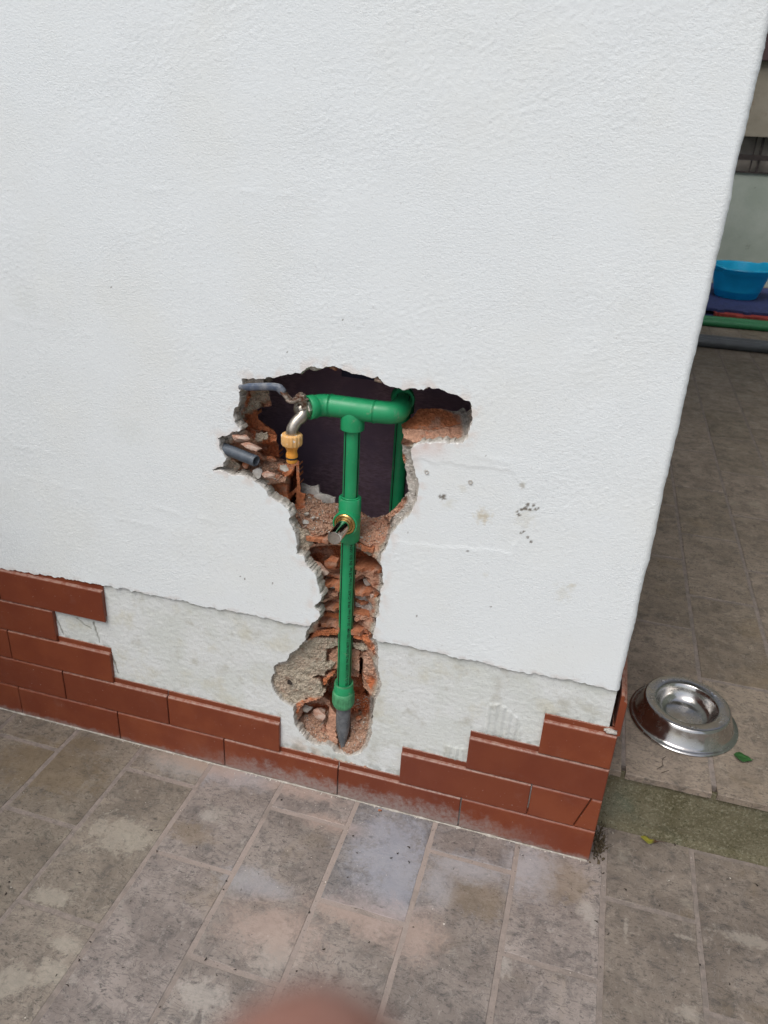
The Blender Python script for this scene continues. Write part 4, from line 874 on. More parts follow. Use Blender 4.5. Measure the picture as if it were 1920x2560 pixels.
# ------------------------------------------------------------------ pavement in front
rngp = random.Random(11)
PAVE = tag(obj('pavement', *box(-3.4, 3.4, -4.5, 0.112, -0.04, -0.0010), M['grout']), kind='structure')
tag(obj('ground', *box(-40, 40, -40, 40, -0.30, -0.045), M['grout']), kind='structure')
def slab_mesh(w, l, jit=0.0008, th=0.014, skew=0.0, mk='paving'):
    """one paving stone, w along x, l along y, origin at its centre, top at z 0"""
    pts = []
    def side(a, b, n):
        for i in range(n):
            t_ = i / n
            pts.append((a[0] + (b[0] - a[0]) * t_ + rngp.uniform(-jit, jit), a[1] + (b[1] - a[1]) * t_ + rngp.uniform(-jit, jit)))
    s = skew * l / 2
    A, B, C_, D = (-w / 2 - s, -l / 2), (w / 2 - s, -l / 2), (w / 2 + s, l / 2), (-w / 2 + s, l / 2)
    side(A, B, 4); side(B, C_, 7); side(C_, D, 4); side(D, A, 7)
    n = len(pts); b = 0.0009
    v = [(x, y, -th) for x, y in pts] + [(x, y, -b) for x, y in pts] + [(x * (1 - 2 * b / w), y * (1 - 2 * b / l), 0.0) for x, y in pts]
    f = []
    for r in (0, 1):
        for i in range(n): f.append((r * n + i, r * n + (i + 1) % n, (r + 1) * n + (i + 1) % n, (r + 1) * n + i))
    f.append(tuple(2 * n + i for i in range(n)))
    return mesh('paving_stone', v, f, M[mk])
GAP = 0.0092
X0, PX, PY = -1.103, 0.1619, 0.3255
for j in range(-4, 11):
    xa, xb = X0 + j * PX, X0 + (j + 1) * PX
    ph = -0.235 if j % 2 == 0 else -0.072
    ytop = -0.0015 if xa < 0.0 else 0.095
    k = 3
    while True:
        y1 = ph + k * PY; y0 = y1 - PY; k -= 1
        if y0 >= ytop - 0.02: continue
        if y1 < -1.3: break
        yb = min(y1 - GAP / 2, ytop); ya = y0 + GAP / 2
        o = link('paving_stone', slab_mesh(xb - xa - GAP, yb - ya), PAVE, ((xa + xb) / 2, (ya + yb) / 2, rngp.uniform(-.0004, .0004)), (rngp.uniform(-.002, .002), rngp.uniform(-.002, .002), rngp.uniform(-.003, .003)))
        # hue plus painted light falloff: darker olive left, one blue grey, darker browner right
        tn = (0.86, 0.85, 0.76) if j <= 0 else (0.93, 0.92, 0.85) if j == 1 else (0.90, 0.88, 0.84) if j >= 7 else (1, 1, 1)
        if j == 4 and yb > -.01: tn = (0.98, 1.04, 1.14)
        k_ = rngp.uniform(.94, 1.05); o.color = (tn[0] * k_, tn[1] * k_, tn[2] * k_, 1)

# step up to the passage beside the house
us = np.arange(0.004, 3.2, 0.006); zs = np.arange(-0.006, 0.1475, 0.004)
UU, ZZ = np.meshgrid(us, zs); uf, zf = UU.ravel(), ZZ.ravel()
yy = 0.0985 - 0.0012 * fbm(uf * 60, zf * 60, 2.0, 3) - 0.002 * perlin(uf * 8, zf * 8, 1.0) - 0.004 * smooth(0.02, 0.0, zf)
nu, nz = len(us), len(zs); idx = np.arange(nu * nz).reshape(nz, nu)
Qs = np.stack([idx[:-1, :-1], idx[:-1, 1:], idx[1:, 1:], idx[1:, :-1]], -1).reshape(-1, 4)
tag(link('step_riser', np_mesh('step_riser', np.stack([uf, yy, zf], 1), Qs, M['moss'], True)), kind='structure')
SL = 0.04
v, f = box(-0.02, 3.2, 0.012, 5.6, -0.06, -0.0012)
PASS = tag(obj('passage_floor', v, f, M['grout'], loc=(0, 0.1, 0.148), rot=(math.atan(SL), 0, 0)), kind='structure')
for j in range(-1, 13):
    xa = 0.038 + 0.165 * j; xb = xa + 0.165
    if j == -1: xa = 0.002
    ph = 0.52 if j % 2 == 0 else 0.335
    for k in range(-2, 16):
        y0 = ph + (k - 1) * 0.348 - .1 + .1; y1 = y0 + 0.348
        ya, yb = max(y0 + GAP / 2, -0.008), min(y1 - GAP / 2, 5.2)
        if yb - ya < 0.03: continue
        yc = (ya + yb) / 2
        if yc > 2.6 and xb < 0.30: continue
        link('paving_stone', slab_mesh(xb - xa - GAP * (1 if j >= 0 else .6), yb - ya, skew=-0.011, mk='paving_brown'), PASS, ((xa + xb) / 2 - 0.011 * yc, yc, rngp.uniform(-.0004, .0004)), (rngp.uniform(-.002, .002), rngp.uniform(-.002, .002), 0))
def pz(y): return 0.148 + SL * (y - 0.1)

# ------------------------------------------------------------------ far end of the passage
FW = tag(empty('courtyard_wall', (0, 5.3, 0)), 'grey green plastered wall with a barred low window at the far end', 'wall')
obj('wall_face', *box(-0.6, 3.3, 0.0, 0.2, 0.0, 1.137), M['far_low'], FW)
obj('wall_over_window', *box(-0.6, 3.3, -0.02, 0.2, 1.368, 5.0), M['far_up'], FW)
obj('window_back', *box(-0.6, 3.3, 0.09, 0.11, 1.137, 1.368), M['panel_grey'], FW)
obj('skirting', *box(-0.6, 3.3, -0.025, -0.002, 0.30, 0.385), M['far_up'], FW)
obj('sill', *box(-0.6, 3.3, -0.012, 0.12, 1.1375, 1.146), M['iron'], FW)
obj('board', *box(-0.6, 3.3, -0.06, -0.022, 1.82, 2.05), M['maroon'], FW)
GR = tag(empty('window_grille', (0, 5.32, 0)), 'dark iron grille across the low window of the far wall', 'grille')
obj('rail', *box(-0.5, 3.2, 0, 0.008, 1.219, 1.254), M['iron'], GR)
for i in range(-6, 14):
    x = 0.702 + (i // 2) * 0.24 + (i % 2) * 0.046
    w_ = 0.008 if i % 2 else 0.0045
    obj('bar', *box(x - w_, x + w_, 0.009, 0.017, 1.139, 1.367), M['iron'], GR)
# the covered passage: neighbour's wall and roof that keep it dim
NB = tag(empty('neighbour_wall', (1.5, 0, 0)), 'plain plastered wall along the right side of the covered passage', 'wall')
obj('wall_face', *box(0, 0.2, -1.0, 5.28, 0, 2.3), M['far_low'], NB)
RF = tag(empty('passage_roof', (0, 0, 2.9)), 'plain flat roof over the passage beside the house', 'roof')
obj('slab', *box(-0.25, 2.4, 1.0, 2.5, 0.002, 0.15), M['concrete'], RF)

SW = tag(empty('added_shade_wall', (-1.8, 0, 0)), 'unseen plain grey wall added left of the house front to shade the ground', 'wall')  # out of view, added to darken the pavement on the left
obj('wall_face', *box(0, 0.15, -2.6, 0.0, 0.0, 1.35), M['concrete'], SW)

# ------------------------------------------------------------------ pipes and basin lying at the far end
def bar_pipe(name, y, z_, r, xa, xb, mat, label, cat, group=None, rot=0.0, lift=0):
    L = xb - xa
    v, f = lathe_dir([(0, r * .82), (0, r), (L, r), (L, r * .82), (L - .05, r * .82), (L - .05, 0)], (0, 0, 0), (1, 0, 0), 20)
    v2, f2 = lathe_dir([(.05, 0), (.05, r * .82), (0, r * .82)], (0, 0, 0), (1, 0, 0), 20)
    o = obj(name, *join((v, f), (v2, f2)), mat, None, False, (xa, y, z_), (0, 0, rot))
    autosmooth(o); tag(o, label, cat, group); return o
bar_pipe('grey_pipe', 3.415, pz(3.415) + .0275, .027, 0.12, 1.75, M['pvc_pipe'], 'grey plastic pipe lying on the passage floor, the nearest to the camera', 'pipe', 'spare pipes', .02)
bar_pipe('grey_pipe', 3.475, pz(3.475) + .0275, .027, 0.10, 1.72, M['pvc_pipe'], 'grey plastic pipe lying just behind the nearest grey pipe', 'pipe', 'spare pipes', .02)
bar_pipe('green_pipe', 3.925, pz(3.925) + .021, .020, 0.10, 1.80, M['pvc_green'], 'front green plastic pipe lying on the passage floor before the mats', 'pipe', 'spare pipes', .045)
bar_pipe('green_pipe', 3.968, pz(3.97) + .021, .020, 0.14, 1.85, M['pvc_green'], 'middle green plastic pipe of the three before the mats', 'pipe', 'spare pipes', .045)
bar_pipe('green_pipe', 4.03, pz(4.03) + .021, .020, 0.08, 1.70, M['pvc_green'], 'rear green plastic pipe touching the red foam mat', 'pipe', 'spare pipes', .045)

def puzzle_mat(name, x0, x1, y0, y1, th, mat, label, z_):
    pts = []
    def edge(a, b, out):
        a, b = Vector((*a, 0)), Vector((*b, 0)); d = b - a; L = d.length; d.normalize(); n_ = Vector((d.y, -d.x, 0))
        k = max(2, int(L / 0.075))
        for i in range(k):
            for t_, o_, w_ in ((0, 0, 0), (.25, 0, .0), (.18, .022, 0), (.5, .03, 0), (.82, .022, 0), (.75, 0, 0)):
                s_ = (i + t_) * L / k
                q = a + d * s_ + n_ * (o_ if out else -o_) * (1 if i % 2 else 0)
                pts.append((q.x, q.y))
    edge((x0, y0), (x1, y0), True); edge((x1, y0), (x1, y1), True); edge((x1, y1), (x0, y1), True); edge((x0, y1), (x0, y0), True)
    n_ = len(pts)
    v = [(x, y, 0) for x, y in pts] + [(x, y, th) for x, y in pts]
    f = [tuple(reversed(range(n_))), tuple(range(n_, 2 * n_))] + [(i, (i + 1) % n_, n_ + (i + 1) % n_, n_ + i) for i in range(n_)]
    o = obj(name, v, f, mat, None, False, (0, 0, z_), (math.atan(SL), 0, 0))
    return tag(o, label, 'mat', 'stacked foam mats')
def mat_z(y): return 0.148 - SL * .1 + 0.0015      # plane through the origin line of the sloping floor
puzzle_mat('foam_mat', .28, 2.0, 4.13, 5.02, .022, M['mat_blue'], 'lowest blue foam mat of the stack under the basin', mat_z(0))
puzzle_mat('foam_mat', .56, 1.9, 4.10, 5.03, .024, M['mat_red'], 'red foam mat between the blue mats under the basin', mat_z(0) + .0225)
puzzle_mat('foam_mat', .30, 1.14, 4.16, 5.04, .016, M['mat_blue'], 'blue foam puzzle mat directly under the blue basin', mat_z(0) + .047)
puzzle_mat('foam_mat', 1.20, 2.0, 4.17, 5.00, .016, M['mat_blue'], 'blue foam mat to the right of the basin', mat_z(0) + .047)

BY, BX = 4.62, 0.70
BZ = pz(BY) + 0.066
BAS = tag(empty('plastic_basin', (BX, BY, BZ), (math.atan(SL), 0, 0)), 'bright blue round plastic basin standing on the foam mats', 'basin')
prof = [(0, 0), (0, .125), (.004, .132), (.045, .146), (.047, .1485), (.052, .1485), (.15, .176), (.152, .180), (.185, .188), (.187, .205), (.192, .210), (.196, .207), (.196, .187), (.190, .183), (.05, .143), (.008, .128), (.006, 0)]
v, f = lathe_dir(prof, (0, 0, 0), (0, 0, 1), 64)
v2 = []
for i, p in enumerate(v):
    a = math.atan2(p.y, p.x); r = math.hypot(p.x, p.y)
    lift = 0
    if p.z > .183:
        for c0 in (rad(30), rad(210)):
            dd = abs((a - c0 + math.pi) % (2 * math.pi) - math.pi)
            lift = max(lift, 1 - float(smooth(.30, .42, dd)))
        p = Vector((p.x * (1 + .10 * lift), p.y * (1 + .10 * lift), p.z + .012 * lift))
    v2.append(p)
o = autosmooth(obj('tub', v2, f, M['basin'], BAS), 50)
for c0 in (rad(30), rad(210)):
    pts = [Vector((math.cos(c0 + a_) * .205, math.sin(c0 + a_) * .205, .178 - .006 * math.cos(a_ * 4))) for a_ in np.linspace(-.36, .36, 12)]
    autosmooth(obj('handle', *tube(pts, .006, 10), M['basin'], BAS))

# ------------------------------------------------------------------ dog bowl
DB = tag(empty('dog_bowl', (0.155, 0.283, pz(0.283) + 0.0012), (math.atan(SL), 0, rad(20))), 'shiny stainless steel dog bowl on the step beside the wall corner', 'bowl')
def lip_noise(c, i): return 1 + 0.004 * math.sin(3 * c + 1)
skirt = [(.0005, .1035), (.0000, .1070), (.0018, .1082), (.0036, .1070), (.0040, .1030), (.0055, .0990), (.0090, .0962), (.0370, .0862), (.0410, .0850), (.0430, .0825)]
autosmooth(obj('skirt', *lathe_dir(skirt, (0, 0, 0), (0, 0, 1), 96, lip_noise), M['steel'], DB), 60)
ring = [(.0430, .0825), (.0434, .0800), (.0424, .0640), (.0414, .0610)]
v, f = lathe_dir(ring, (0, 0, 0), (0, 0, 1), 96, lip_noise)
autosmooth(obj('top_ring', v, f, M['steel'], DB), 60)
inner = [(.0414, .0610), (.0400, .0594), (.0310, .0572), (.0200, .0530), (.0130, .0470), (.0095, .0390), (.0082, .0290), (.0080, .0)]
autosmooth(obj('dish', *lathe_dir(inner, (0, 0, 0), (0, 0, 1), 96, lip_noise), M['steel'], DB), 60)
rb = random.Random(9)
for a in (15, 100, 160, 250, 305):                   # small stamped marks on the flat ring
    pts = []
    for i in range(6):
        t_ = a + i * 2.6
        r_ = .072 + .0025 * math.sin(i * 1.9 + a)
        pts.append((math.cos(rad(t_)) * r_, math.sin(rad(t_)) * r_, .0429))
    autosmooth(obj('stamped_mark', *tube(pts, .0008, 6), M['steel'], DB))

# ------------------------------------------------------------------ leaves, litter
def leaf(name, L, W, mat, loc, rotz, curl, label, stem=0.3):
    rt = tag(empty(name, loc, (0, 0, rotz)), label, 'leaf')
    v, f = [], []
    n_ = 12
    for i in range(n_ + 1):
        t_ = i / n_
        w_ = W * (math.sin(math.pi * t_ ** 0.85) ** 0.8 if 0 < t_ < 1 else 0.02) / 2
        x = -L / 2 + L * t_
        z0 = curl * (abs(t_ - .5) * 2) ** 2 * L
        for s_ in (-1, -.5, 0, .5, 1):
            v.append((x, s_ * w_ + .0012 * math.sin(t_ * 9), z0 + abs(s_) * w_ * .30 + .0012 + .0006 * math.sin(t_ * 14 + s_ * 3)))
        if i:
            for k_ in range(4): f.append(((i - 1) * 5 + k_, i * 5 + k_, i * 5 + k_ + 1, (i - 1) * 5 + k_ + 1))
    o = obj('blade', v, f, mat, rt, True)
    m = o.modifiers.new('thick', 'SOLIDIFY'); m.thickness = .0004
    pts = [(L * .46 + i * L * stem / 5, .001 * math.sin(i), .0012 + curl * L * (1 + i * .25)) for i in range(6)]
    obj('stem', *tube(pts, [.0009, .0008, .0007, .0006, .0006, .0005], 6), mat, rt, True)
    return rt
leaf('fallen_leaf', .033, .023, M['leaf_green'], (.262, .200, pz(.2) + .0015), rad(-14), .10, 'small dark green leaf lying right of the dog bowl', .12)
leaf('fallen_leaf', .032, .014, M['leaf_yellow'], (.112, .083, .0015), rad(-6), .16, 'yellow leaf with brown tip lying at the foot of the step', .42)
rd = random.Random(21)
parts = []
for (x, y) in DEBRIS:
    L = rd.uniform(.003, .008); a = rd.uniform(0, 3.14)
    pts = [(x + math.cos(a + .3 * i) * L * (i - 1.5) / 3, y + math.sin(a + .3 * i) * L * (i - 1.5) / 3, .0016) for i in range(4)]
    parts.append(tube(pts, [.0003, rd.uniform(.0006, .0016), .0008, .0003], 5))
for i in range(150):
    x, y = rd.uniform(-1.1, .35), rd.uniform(-.55, -.01)
    L = rd.uniform(.0012, .004); a = rd.uniform(0, 3.14)
    parts.append(tube([(x, y, .0014), (x + math.cos(a) * L, y + math.sin(a) * L, .0014)], rd.uniform(.0003, .0006), 4))
for i in range(60):
    x, y = rd.uniform(.06, .5), rd.uniform(.12, 1.6)
    L = rd.uniform(.0015, .005); a = rd.uniform(0, 3.14)
    parts.append(tube([(x, y, pz(y) + .0014), (x + math.cos(a) * L, y + math.sin(a) * L, pz(y) + .0014)], rd.uniform(.0004, .0008), 4))
def hair(pts, r=.0005): parts.append(tube([(x, y, pz(y) + .0012) for x, y in pts], r, 5))
hair([(.118, .160), (.112, .152), (.110, .143), (.112, .134), (.106, .126), (.100, .120)])
hair([(.122, .124), (.116, .119), (.108, .113)])
tag(obj('floor_litter', *join(*parts), M['litter']), 'tiny dark scraps and fibres scattered over the paving', 'litter', kind='stuff')
parts = []
for (x, y) in CHIPS:
    vv, ff = chunk(rd, rd.uniform(.002, .0045), rd.uniform(.002, .004), .002, 8, False); parts.append(([(p[0] + x, p[1] + y, p[2] + .001) for p in vv], ff))
for i in range(260):
    x = rd.gauss(-.5, .25); y = -abs(rd.gauss(0, .16)) - .004
    s_ = rd.uniform(.0008, .0022)
    vv, ff = chunk(rd, s_, s_, s_ * .7, 7, False); parts.append(([(p[0] + x, p[1] + y, p[2] + .0006) for p in vv], ff))
for i in range(40):
    x = rd.uniform(-1.2, 0.0); s_ = rd.uniform(.0010, .003)
    vv, ff = chunk(rd, s_ * 1.5, s_, s_ * .7, 7, False); parts.append(([(p[0] + x, p[1] - .003 - abs(rd.gauss(0, .003)), p[2] + .0006) for p in vv], ff))
for i in range(0):
    x = rd.gauss(-.45, .22); s_ = rd.uniform(.001, .0038)
    vv, ff = chunk(rd, s_ * 1.5, s_ * 1.2, s_ * .8, 7, False); parts.append(([(p[0] + x, p[1] - .002 - abs(rd.gauss(0, .005)), p[2] + .0006) for p in vv], ff))
tag(obj('plaster_crumbs', *join(*parts), M['chip']), 'pale plaster crumbs scattered over the paving below the hole', 'crumbs', kind='stuff')
parts = []
for i in range(60):
    x, y = .020 + rd.gauss(0, .007), .045 + rd.gauss(0, .016)
    h = rd.uniform(.006, .03); a = rd.uniform(0, 6.28); q = rd.uniform(.1, .9) * h
    parts.append(tube([(x, y, 0), (x + math.cos(a) * q * .4, y + math.sin(a) * q * .4, h * .6), (x + math.cos(a) * q, y + math.sin(a) * q, h)], [.0010, .0007, .0003], 4))
for i in range(40):
    x, y = .016 + rd.gauss(0, .008), .03 + rd.gauss(0, .025); s_ = rd.uniform(.003, .008)
    vv, ff = chunk(rd, s_, s_, s_ * .6, 8, False); parts.append(([(p[0] + x, p[1] + y, p[2] + .001) for p in vv], ff))
tag(obj('dry_weeds', *join(*parts), M['weed']), 'tuft of dry brown weeds in the corner between tiles and step', 'weeds', kind='stuff')
v, f = chunk(rd, .010, .007, .007, 12); tag(obj('brick_crumb', v, f, M['lump_brick'], loc=(-.405, -.012, .002)), 'small orange brick crumb on the floor at the foot of the tiles', 'brick fragment')

# ------------------------------------------------------------------ green water pipe
GP = tag(empty('green_water_pipe', (-.503, .03, .11)), 'green plastic water pipe with tee and elbows standing in the broken hole', 'pipe')
GO = Vector((-.503, .03, .11))
def gp(name, vf, mat, sm=40, parent=GP, off=GO):
    v, f = vf; o = obj(name, [Vector(p) - off for p in v], f, mat, parent)
    return autosmooth(o, sm) if sm else o
PXc, PYc, RP = -.503, .03, .0133
def pipe_marks(o_parent, za_, zb_, angs, x=PXc, y=PYc):
    for a in angs:
        v, f = [], []
        for zz in (za_, zb_):
            for d_ in (-.10, 0, .10):
                aa = rad(a) + d_; v.append((x + math.sin(aa) * (RP + .00025), y - math.cos(aa) * (RP + .00025), zz))
        gp('stripe', (v, [(0, 1, 4, 3), (1, 2, 5, 4)]), M['stripe'], 0, o_parent)
up = gp('upper_pipe', tube([(PXc, PYc, .640), (PXc, PYc, .70), (PXc, PYc, .80)], RP, 40), M['green'])
pipe_marks(up, .645, .795, (-33, 72, 190))
lo = gp('lower_pipe', tube([(PXc, PYc, .235), (PXc, PYc, .40), (PXc, PYc, .60)], RP, 40), M['green'])
pipe_marks(lo, .24, .595, (-33, 74, 190))
# printed line along the lower pipe
tc = bpy.data.curves.new('pipe_print', 'FONT')
tc.body = '005 05-12-16/11/2020  PN 20 DIN 8077 / 100-HM : 25 x 4,2 mm  PP-R  CLASS 1/10 bar 2/8 bar  EN ISO 15874  //'
tc.size = .0074; tc.offset = .00012; tc.resolution_u = 2
to = bpy.data.objects.new('pipe_print_source', tc)
tm = bpy.data.meshes.new_from_object(to)
ln = max(p.co.x for p in tm.vertices); k_ = .325 / ln
vv = []
for p in tm.vertices:
    a = rad(40) + (p.co.y - .0026) / RP * -1
    vv.append((PXc + math.sin(a) * (RP + .0003), PYc - math.cos(a) * (RP + .0003), .252 + p.co.x * k_))
ff = [tuple(q.vertices) for q in tm.polygons]
bpy.data.objects.remove(to)
gp('printed_line', (vv, ff), M['stripe'], 0, lo)
# tee
tee = [tube([(-.5405, .03, .812), (-.466, .03, .812)], .0182, 40)]
gp('tee', join(tube([(-.541, .03, .812), (-.466, .03, .812)], .0182, 40),
               lathe_dir([(0, .015), (.012, .0180), (.022, .0196), (.0385, .0196), (.0395, .0185), (.0395, .012)], (PXc, .03, .816), (0, 0, -1), 40)), M['green'])
for x in (-.541, -.466):
    gp('collar', lathe_dir([(-.0015, .0170), (-.0015, .0190), (-.0006, .0194), (-.0002, .0176), (.0002, .0176), (.0006, .0194), (.0015, .0190), (.0015, .0170)], (x, .03, .812), (1, 0, 0), 40), M['green'])
# elbow towards the tap
d1 = Vector((-.62, -.78, -.05)).normalized()
def arc(p0, d0, corner, d1, r, n_=9):
    """polyline: p0 -> round corner -> along d1"""
    d0 = Vector(d0).normalized(); c = Vector(corner); out = [Vector(p0)]
    a, b = c - d0 * r, c + Vector(d1) * r
    for i in range(n_ + 1):
        t_ = i / n_; out.append(a * (1 - t_) ** 2 + c * 2 * t_ * (1 - t_) + b * t_ ** 2)
    return out
cr = (-.555, .03, .8115)
pts = arc((-.5405, .03, .812), (-1, 0, 0), cr, d1, .013)
pts.append(Vector(cr) + d1 * .026)
gp('elbow', tube(pts, [.0182] * len(pts), 40), M['green'])
e1 = Vector(cr) + d1 * .0262
gp('collar', lathe_dir([(-.012, .0182), (-.010, .0197), (.001, .0197), (.002, .0190), (.002, .0145), (-.004, .0145)], e1, d1, 40), M['green'])
# elbow to the back and the pipe behind
pts = arc((-.4665, .03, .812), (1, 0, 0), (-.4325, .03, .8125), (0, 1, 0), .022, 12)
pts.append(Vector((-.4335, .066, .8128)))
gp('elbow', tube(pts, .0182, 40), M['green'])
bp = gp('back_pipe', tube([(-.4335, .06, .8128), (-.4440, .132, .812)], RP, 32), M['green'])
for a in (-40, 60, 150):
    v = []
    for q in ((-.4335, .066, .8128), (-.4430, .124, .8122)):
        for d_ in (-.09, .09):
            aa = rad(a) + d_; v.append((q[0] + math.sin(aa) * (RP + .0003), q[1], q[2] + math.cos(aa) * (RP + .0003)))
    gp('stripe', (v, [(0, 1, 3, 2)]), M['stripe'], 0, bp)
pts = arc((-.4410, .110, .8125), (0, 1, 0), (-.4470, .145, .813), (0, 0, -1), .020, 10); pts.append(Vector((-.4470, .145, .780)))
gp('elbow', tube(pts, .0185, 36), M['green'])
gp('collar', lathe_dir([(0, .016), (0, .0200), (.006, .0200), (.006, .016)], (-.4405, .108, .8125), (0, 1, 0), 36), M['green'])
dn = gp('down_pipe', tube([(-.4470, .145, .79), (-.4500, .145, .45)], RP, 32), M['green'])
for a in (-30, 75):
    v = []
    for zz in (.45, .785):
        for d_ in (-.09, .09):
            aa = rad(a) + d_; v.append((-.4470 - .003 * (.79 - zz) / .34 + math.sin(aa) * (RP + .0003), .145 - math.cos(aa) * (RP + .0003), zz))
    gp('stripe', (v, [(0, 1, 3, 2)]), M['stripe'], 0, dn)
# lower tee with the plugged outlet
gp('outlet_tee', join(lathe_dir([(0, .0150), (0, .0182), (.0012, .0192), (.080, .0192), (.0815, .0182), (.0815, .0150), (.0700, .0136)], (PXc, .03, .5735), (0, 0, 1), 40),
                     lathe_dir([(0, .0205), (.0225, .0222), (.0255, .0216), (.0258, .0195), (.0240, .0185)], (PXc, .03, .6145), (0, -1, 0), 44)), M['green'])
gp('brass_insert', lathe_dir([(0, .0186), (.0020, .0186), (.0036, .0172), (.0036, .0150), (.0010, .0142), (.0030, .0138), (.0030, .0110)], (PXc, .0058, .6145), (0, -1, 0), 40), M['brass'])
gp('chrome_plug', lathe_dir([(0, .0118), (.0530, .0118), (.0542, .0112), (.0545, .0100), (.0540, 0)], (PXc, .004, .6145), (0, -1, 0), 40), M['chrome'])
# melted plastic beads where pipes enter the fittings
for (zz, rr_) in ((.7768, .0146), (.6562, .0150), (.5728, .0150)):
    v, f = [], []
    for i in range(40):
        for j in range(8):
            a, b = 2 * math.pi * i / 40, 2 * math.pi * j / 8
            r_ = rr_ + .0013 * math.cos(b) + .0004 * math.sin(a * 5 + zz * 90); v.append((PXc + r_ * math.cos(a), PYc + r_ * math.sin(a), zz + .0013 * math.sin(b) + .0004 * math.sin(a * 3 + zz * 50)))
            f.append((i * 8 + j, ((i + 1) % 40) * 8 + j, ((i + 1) % 40) * 8 + (j + 1) % 8, i * 8 + (j + 1) % 8))
    gp('weld_bead', (v, f), M['green'], 60)
# lower coupling and the old pipe it sits on
def ribs(c, i): return 1.0 + (0.022 * (1 if math.cos(c * 26) > 0 else -1) if 3 <= i <= 6 else 0)
gp('coupling', join(lathe_dir([(0, .0140), (0, .0178), (-.0015, .0186), (-.020, .0192)], (PXc, .03, .262), (0, 0, 1), 40)), M['green'])
gp('ribbed_nut', lathe_dir([(.0, .0182), (-.002, .0202), (-.005, .0212), (-.008, .0214), (-.024, .0214), (-.028, .0212), (-.031, .0204), (-.034, .0196), (-.036, .0185), (-.036, .0120)], (PXc, .03, .2445), (0, 0, 1), 104, ribs), M['green_light'])
gp('coupling_lip', lathe_dir([(0, .0152), (.0015, .0180), (-.001, .0186), (-.003, .0185)], (PXc, .03, .2625), (0, 0, 1), 40), M['green_light'])
gp('old_pipe_stub', tube([(PXc + .001, .030, .225), (PXc + .001, .030, .17), (PXc + .0015, .028, .150), (PXc + .003, .025, .124), (PXc + .004, .023, .104)], [.0138, .0142, .0132, .0078, .0025], 28), M['lead'])

# ------------------------------------------------------------------ garden tap
TP = tag(empty('garden_tap', (-.588, -.022, .725)), 'worn metal garden tap with blue lever handle and orange hose connector', 'tap')
TO = Vector((-.588, -.022, .725))
def tp(name, vf, mat, sm=40, parent=TP): return gp(name, vf, mat, sm, parent, TO)
def hexr(c): return 1.0 / max(math.cos((c % (math.pi / 3)) - math.pi / 6), .5) * .93
nut0 = e1 + d1 * -.003
tp('hex_nut', lathe_dir([(0, .0120), (.0005, .0138), (.0095, .0140), (.0110, .0125), (.0112, .009)], nut0, d1, 36, lambda c, i: hexr(c)), M['nickel'], 20)
b0 = nut0 + d1 * .008
tp('valve_body', lathe_dir([(0, .0105), (.003, .0118), (.008, .0128), (.013, .0124), (.017, .0105), (.019, .0080), (.019, 0)], b0, d1, 28), M['nickel'])
sp0 = b0 + d1 * .005
spt = [sp0, Vector((-.5765, -.0080, .8005)), Vector((-.5815, -.0145, .7945)), Vector((-.5855, -.0195, .7865)), Vector((-.5878, -.0220, .7780)), Vector((-.5880, -.0220, .7640))]
def smooth_path(P, k=5):
    out = []
    n_ = len(P)
    for i in range(n_ - 1):
        p0, p1, p2, p3 = P[max(i - 1, 0)], P[i], P[i + 1], P[min(i + 2, n_ - 1)]
        for j in range(k):
            t_ = j / k
            out.append(0.5 * ((2 * p1) + (p2 - p0) * t_ + (2 * p0 - 5 * p1 + 4 * p2 - p3) * t_ ** 2 + (3 * p1 - p0 - 3 * p2 + p3) * t_ ** 3))
    out.append(P[-1]); return out
sp = smooth_path([Vector(p) for p in spt])
tp('spout', tube(sp, [.0118 - .0022 * min(1, i / 10) for i in range(len(sp))], 28), M['nickel'], 60)
# stem, bracket and lever
hub = b0 + d1 * .010 + Vector((0, 0, .0125))
tp('valve_stem', tube([hub + Vector((0, 0, -.006)), hub + Vector((0, 0, .010))], .0058, 20), M['nickel'])
side = Vector((0, 0, 1)).cross(d1).normalized()
def plate(c, ax, ay, az, hx, hy, hz):
    c = Vector(c); v = [c + ax * sx * hx + ay * sy * hy + az * sz * hz for sz in (-1, 1) for sy in (-1, 1) for sx in (-1, 1)]
    return v, [(0, 2, 3, 1), (4, 5, 7, 6), (0, 1, 5, 4), (2, 6, 7, 3), (0, 4, 6, 2), (1, 3, 7, 5)]
Zv = Vector((0, 0, 1))
br = join(plate(hub + Zv * .0055, d1, side, Zv, .0085, .0105, .0012),
          plate(hub + side * .0105 - Zv * .0005, d1, side, Zv, .0045, .0012, .0070),
          plate(hub - side * .0105 - Zv * .0005, d1, side, Zv, .0045, .0012, .0070),
          plate(hub + side * .0115 - Zv * .0075 , d1, side, Zv, .0035, .0030, .0014))
bevel_obj(tp('bracket', br, M['rusty'], 0), .0005)
tp('handle_nut', lathe_dir([(0, .0082), (.0042, .0082), (.0054, .0066), (.0054, .0040), (.0080, .0038), (.0084, 0)], hub + Zv * .0072, Zv, 24, lambda c, i: hexr(c) if i < 3 else 1), M['rusty'], 20)
lv = smooth_path([hub + Zv * .0068, Vector((-.5900, -.0195, .8265)), Vector((-.5955, -.0200, .8320)), Vector((-.6070, -.0200, .8435)), Vector((-.6130, -.0200, .8465)), Vector((-.6300, -.0200, .8455)), Vector((-.6780, -.0200, .8385))], 6)
